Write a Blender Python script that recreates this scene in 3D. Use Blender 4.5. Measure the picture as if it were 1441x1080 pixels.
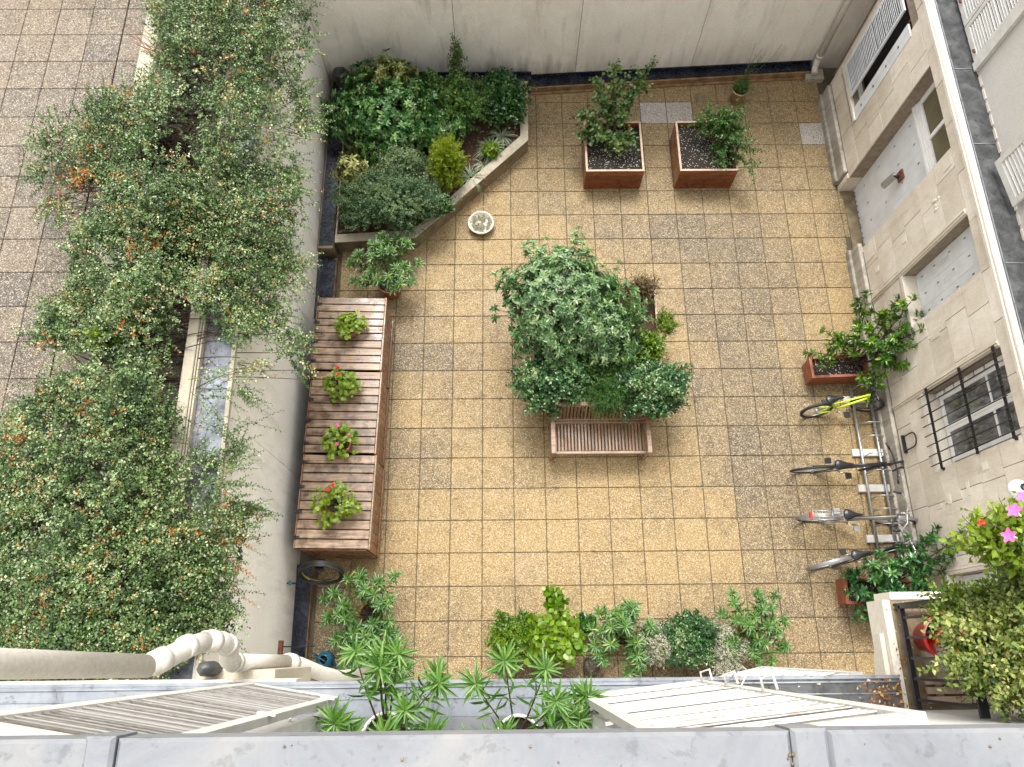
import bpy, math, random
import numpy as np
from mathutils import Vector, Matrix, Euler, noise

for o in list(bpy.data.objects): bpy.data.objects.remove(o)
scene = bpy.context.scene
COL = scene.collection
R = math.radians

# ------------------------------------------------------------------ camera, sky, sun, exposure
cam_d = bpy.data.cameras.new('camera'); cam = bpy.data.objects.new('camera', cam_d); COL.objects.link(cam)
cam.location = (-0.618, -9.937, 11.730)
cam.rotation_euler = (0.3440, -0.0054, -0.0101)
cam_d.sensor_width = 36; cam_d.lens = 36*1053.5/1441
cam_d.clip_start = 0.05; cam_d.clip_end = 400
scene.camera = cam

world = bpy.data.worlds.new('World'); scene.world = world; world.use_nodes = True
wn = world.node_tree.nodes; wl = world.node_tree.links
for n in list(wn): wn.remove(n)
sky = wn.new('ShaderNodeTexSky'); sky.sky_type = 'NISHITA'; sky.sun_disc = False
SUN_EL, SUN_ROT = 60, 355
sky.sun_elevation = R(SUN_EL); sky.sun_rotation = R(SUN_ROT); sky.dust_density = 4; sky.air_density = 1.0; sky.ozone_density = 1
hs = wn.new('ShaderNodeHueSaturation'); hs.inputs['Saturation'].default_value = 0.07
bg = wn.new('ShaderNodeBackground'); bg.inputs['Strength'].default_value = 0.15
wo = wn.new('ShaderNodeOutputWorld')
wl.new(sky.outputs[0], hs.inputs['Color']); wl.new(hs.outputs[0], bg.inputs['Color']); wl.new(bg.outputs[0], wo.inputs[0])
sd = bpy.data.lights.new('sun', 'SUN'); sd.energy = 0.9; sd.angle = R(20); sd.color = (1, .96, .9)
so = bpy.data.objects.new('sun', sd); COL.objects.link(so)
so.rotation_euler = (R(90-SUN_EL), 0, R(180-SUN_ROT)); so.location = (0, 0, 30)
vs = scene.view_settings; vs.view_transform = 'Standard'; vs.look = 'None'; vs.gamma = 1; vs.use_curve_mapping = False
vs.exposure = 1.53

rng = np.random.default_rng(7)
random.seed(11)

# ------------------------------------------------------------------ node helpers
def new_mat(name):
    m = bpy.data.materials.new(name); m.use_nodes = True
    nt = m.node_tree
    return m, nt.nodes, nt.links, nt.nodes['Principled BSDF']
def ramp(nd, stops, interp='LINEAR'):
    r = nd.new('ShaderNodeValToRGB'); r.color_ramp.interpolation = interp
    e = r.color_ramp.elements
    e[0].position = stops[0][0]; e[0].color = (*stops[0][1], 1)
    e[1].position = stops[-1][0]; e[1].color = (*stops[-1][1], 1)
    for p, c in stops[1:-1]:
        x = e.new(p); x.color = (*c, 1)
    return r
def wpos(nd, lk, scale=(1, 1, 1), obj=False):
    mp = nd.new('ShaderNodeMapping'); mp.inputs['Scale'].default_value = scale
    if obj:
        t = nd.new('ShaderNodeTexCoord'); lk.new(t.outputs['Object'], mp.inputs[0])
    else:
        g = nd.new('ShaderNodeNewGeometry'); lk.new(g.outputs['Position'], mp.inputs[0])
    return mp.outputs[0]
def noise_n(nd, lk, vec, scale, detail=4, rough=.55, dist=0):
    n = nd.new('ShaderNodeTexNoise'); n.inputs['Scale'].default_value = scale; n.inputs['Detail'].default_value = detail
    n.inputs['Roughness'].default_value = rough; n.inputs['Distortion'].default_value = dist
    lk.new(vec, n.inputs['Vector']); return n.outputs['Fac']
def mixc(nd, lk, fac, a, b, mode='MIX'):
    m = nd.new('ShaderNodeMix'); m.data_type = 'RGBA'; m.blend_type = mode
    for s, v in ((m.inputs[0], fac), (m.inputs[6], a), (m.inputs[7], b)):
        if isinstance(v, (int, float)): s.default_value = v
        elif isinstance(v, tuple): s.default_value = (*v, 1)
        else: lk.new(v, s)
    return m.outputs[2]
def mth(nd, lk, op, a, b=0.0, clamp=False):
    m = nd.new('ShaderNodeMath'); m.operation = op; m.use_clamp = clamp
    for s, v in ((m.inputs[0], a), (m.inputs[1], b)):
        if isinstance(v, (int, float)): s.default_value = v
        else: lk.new(v, s)
    return m.outputs[0]
def bump(nd, lk, bs, h, strength=.4, dist=.01):
    b = nd.new('ShaderNodeBump'); b.inputs['Strength'].default_value = strength; b.inputs['Distance'].default_value = dist
    lk.new(h, b.inputs['Height']); lk.new(b.outputs[0], bs.inputs['Normal'])
def sep(nd, lk, vec):
    s = nd.new('ShaderNodeSeparateXYZ'); lk.new(vec, s.inputs[0]); return s.outputs

def simple(name, col, rough=.6, metal=0, var=.25, scale=6, bmp=0, spec=.5, second=None):
    m, nd, lk, bs = new_mat(name)
    v = wpos(nd, lk)
    f = noise_n(nd, lk, v, scale, 5)
    c2 = second or tuple(max(0, c*(1-var)) for c in col)
    c1 = tuple(min(1, c*(1+var*.4)) for c in col)
    r = ramp(nd, [(.32, c2), (.62, c1)]); lk.new(f, r.inputs[0])
    lk.new(r.outputs[0], bs.inputs['Base Color'])
    bs.inputs['Roughness'].default_value = rough; bs.inputs['Metallic'].default_value = metal
    bs.inputs['Specular IOR Level'].default_value = spec
    if bmp: bump(nd, lk, bs, noise_n(nd, lk, v, scale*9, 4), bmp, .01)
    return m

def slab_mat(name, warm, grey, dark, light, grime=1.0):
    m, nd, lk, bs = new_mat(name)
    v = wpos(nd, lk)
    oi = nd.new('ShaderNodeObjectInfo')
    slab_tone = sep(nd, lk, oi.outputs['Color'])
    # big weathering stains in the place plus the weathering and painted contact shade of each slab
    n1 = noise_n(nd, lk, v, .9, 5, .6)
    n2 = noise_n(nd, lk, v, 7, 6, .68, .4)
    s = mth(nd, lk, 'ADD', mth(nd, lk, 'MULTIPLY', slab_tone[0], 1.0), mth(nd, lk, 'MULTIPLY', mth(nd, lk, 'SUBTRACT', n1, .5), 1.7))
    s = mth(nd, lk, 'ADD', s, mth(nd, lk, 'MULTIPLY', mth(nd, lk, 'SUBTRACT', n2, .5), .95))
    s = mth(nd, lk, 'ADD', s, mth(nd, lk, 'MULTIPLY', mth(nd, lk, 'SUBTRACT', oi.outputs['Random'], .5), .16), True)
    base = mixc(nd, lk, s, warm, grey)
    # slight hue change slab by slab
    base = mixc(nd, lk, mth(nd, lk, 'MULTIPLY', slab_tone[1], .75), base, (.285, .185, .072))
    base = mixc(nd, lk, slab_tone[2], base, (.31, .24, .18))
    tc = nd.new('ShaderNodeTexCoord'); oc = sep(nd, lk, tc.outputs['Object'])
    ed = mth(nd, lk, 'MAXIMUM', mth(nd, lk, 'ABSOLUTE', oc[0]), mth(nd, lk, 'ABSOLUTE', oc[1]))
    ed = mth(nd, lk, 'ADD', mth(nd, lk, 'SUBTRACT', ed, .236), mth(nd, lk, 'MULTIPLY', mth(nd, lk, 'SUBTRACT', n2, .52), .16))
    ed = mth(nd, lk, 'MULTIPLY', ed, 38, True)
    base = mixc(nd, lk, mth(nd, lk, 'MULTIPLY', mth(nd, lk, 'MULTIPLY', ed, .42), grime), base, dark)
    # washed gravel: pebbles and dark cement pockets
    vo = nd.new('ShaderNodeTexVoronoi'); vo.inputs['Scale'].default_value = 88; lk.new(v, vo.inputs['Vector'])
    vc = sep(nd, lk, vo.outputs['Color'])
    rd = ramp(nd, [(.0, (1, 1, 1)), (.16, (1, 1, 1)), (.23, (0, 0, 0)), (1, (0, 0, 0))]); lk.new(vc[0], rd.inputs[0])
    rl = ramp(nd, [(.0, (0, 0, 0)), (.76, (0, 0, 0)), (.84, (1, 1, 1)), (1, (1, 1, 1))]); lk.new(vc[0], rl.inputs[0])
    dk = mth(nd, lk, 'MULTIPLY', rd.outputs[0], mth(nd, lk, 'ADD', mth(nd, lk, 'MULTIPLY', s, .35), .5))
    c = mixc(nd, lk, dk, base, dark)
    c = mixc(nd, lk, mth(nd, lk, 'MULTIPLY', rl.outputs[0], .7), c, light)
    f = noise_n(nd, lk, v, 160, 2, .5)
    rf = ramp(nd, [(.3, (.62, .62, .62)), (.7, (1.12, 1.12, 1.12))]); lk.new(f, rf.inputs[0])
    c = mixc(nd, lk, .8, c, rf.outputs[0], 'MULTIPLY')
    lk.new(c, bs.inputs['Base Color'])
    rr = ramp(nd, [(.35, (.42, .42, .42)), (.65, (.75, .75, .75))]); lk.new(n2, rr.inputs[0])
    lk.new(rr.outputs[0], bs.inputs['Roughness'])
    bump(nd, lk, bs, mth(nd, lk, 'ADD', vo.outputs['Distance'], f), .55, .006)
    return m

def stucco_mat(name, a, b, stain, amount=.5, zdirt=0.5, scale=1.0):
    m, nd, lk, bs = new_mat(name)
    v = wpos(nd, lk); vz = wpos(nd, lk, (3.2*scale, 3.2*scale, .55*scale))
    n1 = noise_n(nd, lk, v, 1.3*scale, 6, .62, .5); n2 = noise_n(nd, lk, vz, 1.5, 6, .65)
    r = ramp(nd, [(.35, a), (.65, b)]); lk.new(n1, r.inputs[0])
    z = sep(nd, lk, v)[2]
    # splash dirt and mould creeping up from the wet foot of the wall, ragged edge
    low = mth(nd, lk, 'SUBTRACT', 1.0, mth(nd, lk, 'DIVIDE', z, .75), True)
    k = mth(nd, lk, 'ADD', mth(nd, lk, 'MULTIPLY', low, zdirt), mth(nd, lk, 'SUBTRACT', mth(nd, lk, 'MULTIPLY', n2, 1.9), 1.0))
    k = mth(nd, lk, 'MULTIPLY', mth(nd, lk, 'MULTIPLY', k, 1.6, True), amount)
    c = mixc(nd, lk, k, r.outputs[0], stain)
    f = noise_n(nd, lk, v, 45, 5, .6)
    rf = ramp(nd, [(.3, (.86, .86, .86)), (.7, (1.05, 1.05, 1.05))]); lk.new(f, rf.inputs[0])
    c = mixc(nd, lk, 1.0, c, rf.outputs[0], 'MULTIPLY')
    oi = nd.new('ShaderNodeObjectInfo'); ro_ = ramp(nd, [(0, (.86, .84, .80)), (1, (1.06, 1.06, 1.06))]); lk.new(oi.outputs['Random'], ro_.inputs[0])
    c = mixc(nd, lk, 1.0 if 'limestone' in name else .3, c, ro_.outputs[0], 'MULTIPLY')
    lk.new(c, bs.inputs['Base Color']); bs.inputs['Roughness'].default_value = .88
    bump(nd, lk, bs, f, .25, .006)
    return m

def wood_mat(name, a, b, c3, axis='x', wet=.5):
    m, nd, lk, bs = new_mat(name)
    sc = {'x': (2.2, 34, 34), 'y': (34, 2.2, 34), 'z': (34, 34, 2.2)}[axis]
    v = wpos(nd, lk, sc); v0 = wpos(nd, lk)
    g = noise_n(nd, lk, v, 1.0, 6, .65, .3)
    oi = nd.new('ShaderNodeObjectInfo')
    r = ramp(nd, [(.28, c3), (.45, a), (.72, b)]); lk.new(g, r.inputs[0])
    w = noise_n(nd, lk, v0, 5.5, 5, .6)
    rv = ramp(nd, [(0, (.72, .72, .72)), (1, (1.2, 1.2, 1.2))]); lk.new(oi.outputs['Random'], rv.inputs[0])
    c = mixc(nd, lk, .8, r.outputs[0], rv.outputs[0], 'MULTIPLY')
    rw = ramp(nd, [(.42, (.45, .42, .4)), (.62, (1.1, 1.1, 1.1))]); lk.new(w, rw.inputs[0])
    c = mixc(nd, lk, wet, c, rw.outputs[0], 'MULTIPLY')
    lk.new(c, bs.inputs['Base Color'])
    rr = ramp(nd, [(.38, (.16, .16, .16)), (.62, (.55, .55, .55))]); lk.new(w, rr.inputs[0])
    lk.new(rr.outputs[0], bs.inputs['Roughness'])
    bump(nd, lk, bs, g, .35, .004)
    return m

def zinc_mat(name, a, b, c3, rough=(.3, .6), metal=.35, scale=3.0, spots=.5):
    m, nd, lk, bs = new_mat(name)
    v = wpos(nd, lk)
    n1 = noise_n(nd, lk, v, scale, 7, .68, .6); n2 = noise_n(nd, lk, v, scale*5, 6, .7, .2)
    r = ramp(nd, [(.3, c3), (.47, a), (.66, b)]); lk.new(n1, r.inputs[0])
    rs = ramp(nd, [(.36, c3), (.44, (1, 1, 1)), (.6, (1, 1, 1)), (.72, (1.25, 1.25, 1.2))]); lk.new(n2, rs.inputs[0])
    c = mixc(nd, lk, spots, r.outputs[0], rs.outputs[0], 'MULTIPLY')
    lk.new(c, bs.inputs['Base Color']); bs.inputs['Metallic'].default_value = metal
    rr = ramp(nd, [(.3, (rough[0],)*3), (.7, (rough[1],)*3)]); lk.new(n2, rr.inputs[0]); lk.new(rr.outputs[0], bs.inputs['Roughness'])
    bump(nd, lk, bs, n1, .15, .01)
    return m

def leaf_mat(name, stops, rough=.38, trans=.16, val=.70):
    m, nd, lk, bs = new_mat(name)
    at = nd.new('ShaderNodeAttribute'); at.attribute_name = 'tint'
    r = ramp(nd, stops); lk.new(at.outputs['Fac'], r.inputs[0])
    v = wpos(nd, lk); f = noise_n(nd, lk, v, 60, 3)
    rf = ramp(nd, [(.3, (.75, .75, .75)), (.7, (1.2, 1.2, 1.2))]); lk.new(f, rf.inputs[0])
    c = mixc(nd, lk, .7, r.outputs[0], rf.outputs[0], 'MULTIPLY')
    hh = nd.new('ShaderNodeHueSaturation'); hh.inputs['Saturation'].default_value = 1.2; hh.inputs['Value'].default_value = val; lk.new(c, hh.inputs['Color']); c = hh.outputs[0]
    lk.new(c, bs.inputs['Base Color']); bs.inputs['Roughness'].default_value = rough
    bs.inputs['Specular IOR Level'].default_value = .6
    tr = nd.new('ShaderNodeBsdfTranslucent'); lk.new(c, tr.inputs['Color'])
    mx = nd.new('ShaderNodeMixShader'); mx.inputs[0].default_value = trans
    out = nd['Material Output']
    lk.new(bs.outputs[0], mx.inputs[1]); lk.new(tr.outputs[0], mx.inputs[2]); lk.new(mx.outputs[0], out.inputs[0])
    return m

def soil_mat(name, dark, speck, sp_scale=34, amount=.14):
    m, nd, lk, bs = new_mat(name)
    v = wpos(nd, lk)
    n = noise_n(nd, lk, v, 30, 5, .7)
    r = ramp(nd, [(.35, tuple(c*.5 for c in dark)), (.65, dark)]); lk.new(n, r.inputs[0])
    vo = nd.new('ShaderNodeTexVoronoi'); vo.inputs['Scale'].default_value = sp_scale; lk.new(v, vo.inputs['Vector'])
    vc = sep(nd, lk, vo.outputs['Color'])
    a = mth(nd, lk, 'LESS_THAN', vo.outputs['Distance'], .36); b = mth(nd, lk, 'LESS_THAN', vc[0], amount)
    c = mixc(nd, lk, mth(nd, lk, 'MULTIPLY', a, b), r.outputs[0], speck)
    lk.new(c, bs.inputs['Base Color']); bs.inputs['Roughness'].default_value = .9
    bump(nd, lk, bs, n, 1.0, .03)
    return m

M = {}
SL = ((.315, .212, .080), (.115, .086, .050), (.042, .031, .018), (.50, .40, .24))
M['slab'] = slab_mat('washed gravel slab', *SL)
M['slab_far'] = slab_mat('washed gravel slab of the far rows', *SL, grime=0.0)
M['terrace_slab'] = slab_mat('grey brown washed gravel slab', (.185, .145, .10), (.085, .068, .05), (.024, .019, .016), (.43, .355, .26))
M['granite_slab'] = slab_mat('pale granite slab', (.42, .375, .33), (.34, .30, .27), (.08, .07, .06), (.62, .59, .55))
M['joint'] = simple('mossy joint', (.085, .07, .045), .9, scale=20)
M['stucco'] = stucco_mat('cream stucco', (.76, .72, .65), (.83, .80, .73), (.30, .28, .24), .5, .7)
M['stucco_back'] = stucco_mat('weathered stucco', (.70, .66, .585), (.84, .81, .74), (.24, .215, .17), .8, .8)
M['stucco_up'] = stucco_mat('white plaster', (.53, .50, .46), (.58, .55, .51), (.35, .31, .27), .25, 0)
M['stucco_own'] = stucco_mat('grey white plaster', (.60, .585, .55), (.68, .66, .62), (.4, .37, .32), .25, 0)
M['stone'] = stucco_mat('limestone', (.60, .53, .44), (.73, .67, .58), (.30, .22, .13), .5, .35, 1.4)
M['stone_pale'] = stucco_mat('pale limestone patch', (.66, .61, .52), (.72, .67, .58), (.4, .35, .27), .2, 0)
M['stone_grey'] = stucco_mat('dirty stone plinth', (.40, .37, .31), (.52, .48, .41), (.15, .13, .10), .7, .6, 1.5)
M['mortar'] = simple('mortar', (.25, .20, .15), .9, scale=15)
M['concrete'] = stucco_mat('concrete', (.42, .37, .28), (.52, .47, .37), (.20, .165, .11), .55, .5, 2)
M['concrete_side'] = simple('dirty concrete', (.19, .145, .085), .85, var=.45, scale=5, bmp=.3)
M['zinc'] = zinc_mat('zinc sheet', (.21, .23, .255), (.29, .305, .325), (.14, .15, .165), (.4, .65), .25, 2.6)
M['zinc_near'] = zinc_mat('weathered zinc sheet', (.185, .193, .205), (.235, .232, .226), (.15, .155, .163), (.5, .8), .12, 8, .28)
M['zinc_dark'] = zinc_mat('dark zinc sheet', (.065, .068, .07), (.125, .128, .128), (.035, .036, .036), (.35, .65), .3, 5, .6)
M['zinc_wet'] = zinc_mat('wet zinc channel', (.12, .13, .15), (.22, .24, .27), (.06, .065, .075), (.25, .5), .4, 3.2, .35)
M['flash'] = zinc_mat('navy flashing', (.014, .017, .028), (.035, .042, .065), (.006, .006, .008), (.1, .45), .3, 5, .4)
M['kerb'] = simple('brown kerb', (.22, .13, .06), .8, var=.5, scale=8)
M['deck'] = wood_mat('brown decking', (.24, .155, .095), (.43, .325, .235), (.10, .058, .032), 'x', .8)
M['deck_side'] = wood_mat('brown cladding', (.20, .09, .04), (.28, .14, .07), (.09, .035, .015), 'z', .4)
M['planter_x'] = wood_mat('red brown planter wood', (.19, .055, .018), (.29, .10, .036), (.09, .02, .008), 'x', .3)
M['planter_y'] = wood_mat('red brown planter wood side', (.21, .075, .03), (.32, .13, .055), (.10, .03, .01), 'y', .3)
M['rim'] = simple('pale board edge', (.45, .33, .24), .7)
M['bench'] = wood_mat('weathered bench wood', (.17, .095, .052), (.32, .20, .125), (.07, .032, .016), 'y', .35)
M['bench_x'] = wood_mat('weathered bench rail wood', (.21, .125, .072), (.38, .26, .17), (.09, .045, .022), 'x', .35)
M['terracotta'] = simple('terracotta', (.42, .15, .07), .75, var=.35, scale=12, bmp=.15)
M['terracotta_box'] = simple('red brown plastic trough', (.26, .075, .035), .5, var=.25, scale=10)
M['clay_pale'] = simple('pale clay', (.48, .33, .2), .8, var=.3, scale=12)
M['stone_bowl'] = simple('pale stone bowl', (.62, .57, .48), .8, var=.2, scale=25, bmp=.2)
M['white_pot'] = simple('white glazed pot', (.78, .76, .71), .35, var=.08)
M['black_pot'] = simple('black plastic pot', (.02, .02, .022), .35, var=.3)
M['soil'] = soil_mat('potting soil', (.030, .021, .014), (.60, .56, .5), 48, .26)
M['soil_plain'] = soil_mat('dark soil', (.045, .03, .02), (.22, .12, .06), 22, .2)
M['mulch'] = soil_mat('leaf litter', (.09, .045, .025), (.30, .11, .05), 16, .35)
M['gravel'] = soil_mat('dry bed soil', (.16, .13, .095), (.36, .3, .24), 40, .3)
M['white_paint'] = simple('off white paint', (.55, .53, .485), .5, var=.12, scale=9)
M['white_frame'] = simple('white window frame', (.78, .77, .74), .45, var=.06)
M['cream_pipe'] = stucco_mat('cream pipe paint', (.58, .545, .48), (.64, .60, .53), (.36, .30, .23), .35, 0, 2)
M['slat'] = stucco_mat('white slat paint', (.56, .55, .53), (.64, .63, .60), (.22, .18, .13), .6, 0, 7)
m, nd, lk, bs = new_mat('slat paint with shadow tones'); M['slat'] = m  # each slat toned apart; shadow lines between slats are put into the colour
oi = nd.new('ShaderNodeObjectInfo'); v = wpos(nd, lk, (9, 9, 30)); n = noise_n(nd, lk, v, 3, 5, .65)
r = ramp(nd, [(0, (.22, .19, .155)), (.25, (.38, .36, .33)), (.45, (.52, .50, .475)), (1, (.58, .565, .54))]); lk.new(mth(nd, lk, 'ADD', mth(nd, lk, 'MULTIPLY', oi.outputs['Random'], .75), mth(nd, lk, 'SUBTRACT', mth(nd, lk, 'MULTIPLY', n, 1.1), .42)), r.inputs[0])
lk.new(r.outputs[0], bs.inputs['Base Color']); bs.inputs['Roughness'].default_value = .75
M['door_paint'] = simple('blue white door paint', (.64, .65, .66), .55, var=.10, scale=4)
M['iron'] = simple('black iron', (.018, .018, .022), .4, metal=.3, var=.3, scale=30)
M['rust'] = simple('rusty iron', (.16, .055, .025), .8, var=.5, scale=25)
M['galv'] = simple('galvanised steel', (.42, .43, .44), .35, metal=.7, var=.2, scale=20)
M['chrome'] = simple('silver metal', (.40, .40, .40), .3, metal=.8, var=.15, scale=30)
M['tyre'] = simple('tyre rubber', (.02, .02, .02), .7, var=.3, scale=30)
M['tyre_dusty'] = simple('dusty tyre', (.11, .085, .06), .85, var=.5, scale=25)
M['saddle'] = simple('black saddle', (.013, .013, .015), .35, var=.2)
M['lime'] = simple('yellow green frame paint', (.52, .68, .03), .3, var=.08)
M['blackpaint'] = simple('black frame paint', (.02, .021, .025), .28, var=.2)
M['silverpaint'] = simple('silver frame paint', (.22, .22, .215), .35, metal=.4, var=.12)
M['red_plastic'] = simple('red plastic', (.52, .02, .02), .3, var=.15)
M['orange_plastic'] = simple('orange plastic', (.72, .23, .03), .45, var=.1)
M['blue_plastic'] = simple('teal plastic', (.02, .12, .19), .3, var=.2)
M['hose_dark'] = simple('dark hose', (.02, .022, .02), .4)
M['hose_yellow'] = simple('yellow hose', (.5, .42, .06), .4)
M['stem'] = simple('green brown stem', (.10, .075, .035), .7, scale=30)
M['twig'] = simple('dark twig', (.055, .03, .018), .8, scale=30)
M['deadwood'] = simple('rusty dead twig', (.24, .085, .035), .85, scale=30)
M['berry'] = simple('orange red berry', (.55, .11, .03), .4, var=.4, scale=60)
M['petal_red'] = simple('red petal', (.75, .03, .02), .5, var=.2, scale=40)
M['petal_pink'] = simple('pink petal', (.85, .13, .38), .5, var=.2, scale=40)
M['petal_white'] = simple('cream petal', (.78, .76, .62), .6, var=.15, scale=60)
M['lampglass'] = simple('opal glass', (.72, .75, .75), .2, var=.05)
M['dark_in'] = simple('dark interior', (.012, .011, .01), .6)
M['olive_blind'] = simple('olive blind', (.13, .115, .065), .5, scale=3)
m, nd, lk, bs = new_mat('window glass'); M['glass'] = m
v = wpos(nd, lk, (1, 2.2, 1)); f = noise_n(nd, lk, v, 3.2, 4, .6, 1.2)
r = ramp(nd, [(.3, (.02, .023, .024)), (.5, (.09, .10, .105)), (.68, (.28, .28, .28))]); lk.new(f, r.inputs[0])  # pale patches are reflections painted into the glass colour
lk.new(r.outputs[0], bs.inputs['Base Color']); bs.inputs['Roughness'].default_value = .06; bs.inputs['Specular IOR Level'].default_value = .8

G = lambda a, b: (a, b)
M['lf_coto'] = leaf_mat('cotoneaster leaf', [(0, (.022, .045, .016)), (.3, (.07, .13, .04)), (.6, (.205, .285, .12)), (.80, (.41, .47, .29)), (.86, (.36, .20, .06)), (1, (.33, .10, .035))], .40, .16, .98)
M['lf_tobira'] = leaf_mat('whorled grey green leaf', [(0, (.02, .055, .018)), (.45, (.06, .14, .045)), (.8, (.17, .27, .11)), (1, (.34, .42, .22))], .4, val=.80)
M['lf_laurel'] = leaf_mat('glossy laurel leaf', [(0, (.014, .05, .018)), (.5, (.045, .13, .04)), (.85, (.13, .25, .09)), (1, (.28, .38, .16))], .28, val=0.95)
M['lf_dark'] = leaf_mat('small dark glossy leaf', [(0, (.01, .035, .014)), (.5, (.03, .09, .03)), (.85, (.11, .20, .08)), (1, (.38, .45, .24))], .3, val=0.9)
M['lf_hebe'] = leaf_mat('small grey green leaf', [(0, (.018, .042, .018)), (.55, (.055, .11, .045)), (1, (.20, .26, .13))], .45, val=1.1)
M['lf_lime'] = leaf_mat('lime leaf', [(0, (.09, .16, .01)), (.5, (.26, .38, .03)), (1, (.46, .54, .07))], .45, .35)
M['lf_varieg'] = leaf_mat('cream variegated leaf', [(0, (.08, .14, .03)), (.5, (.35, .38, .14)), (1, (.66, .64, .32))], .4)
M['lf_olea'] = leaf_mat('oleander leaf', [(0, (.025, .07, .018)), (.5, (.07, .15, .04)), (.85, (.14, .24, .08)), (1, (.3, .3, .1))], .36, val=0.95)
M['lf_olea_near'] = leaf_mat('bright oleander leaf', [(0, (.05, .12, .03)), (.5, (.12, .24, .06)), (1, (.25, .38, .13))], .36, .3, .85)
M['lf_round'] = leaf_mat('bright round leaf', [(0, (.06, .14, .02)), (.5, (.16, .29, .045)), (1, (.38, .50, .12))], .35, .35)
M['lf_apple'] = leaf_mat('mid green round leaf', [(0, (.04, .09, .03)), (.5, (.10, .18, .055)), (1, (.26, .33, .13))], .45, .3)
M['lf_small'] = leaf_mat('small fresh leaf', [(0, (.025, .07, .02)), (.5, (.06, .14, .035)), (1, (.16, .26, .07))], .4, .3, val=0.9)
M['lf_gera'] = leaf_mat('geranium leaf', [(0, (.08, .15, .02)), (.5, (.22, .33, .05)), (1, (.46, .56, .14))], .5, .3)
M['lf_ivy'] = leaf_mat('dark ivy leaf', [(0, (.01, .04, .012)), (.6, (.03, .10, .025)), (1, (.10, .22, .05))], .3)
M['lf_sedge'] = leaf_mat('striped sedge blade', [(0, (.08, .13, .06)), (.5, (.28, .36, .22)), (1, (.58, .62, .46))], .45)
M['lf_yellowing'] = leaf_mat('yellowing leaf', [(0, (.06, .10, .03)), (.35, (.20, .27, .08)), (.72, (.42, .44, .17)), (.88, (.58, .55, .30)), (1, (.32, .12, .05))], .5, .3, .98)
M['lf_white'] = leaf_mat('silver white leaf', [(0, (.2, .23, .15)), (.5, (.50, .50, .36)), (1, (.78, .76, .62))], .6)
M['lf_brown'] = leaf_mat('bronze leaf', [(0, (.05, .03, .015)), (.5, (.13, .075, .03)), (1, (.2, .18, .06))], .5)
M['lf_succ'] = leaf_mat('grey rosette leaf', [(0, (.12, .13, .07)), (.5, (.34, .33, .20)), (1, (.62, .60, .44))], .6)
M['lf_litter'] = leaf_mat('fallen leaf', [(0, (.2, .06, .02)), (.5, (.42, .17, .06)), (.8, (.6, .45, .2)), (1, (.62, .6, .5))], .7, .1)
M['lf_fern'] = leaf_mat('feathery green leaf', [(0, (.03, .10, .02)), (.5, (.06, .18, .035)), (1, (.14, .30, .07))], .5, .3)

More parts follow.
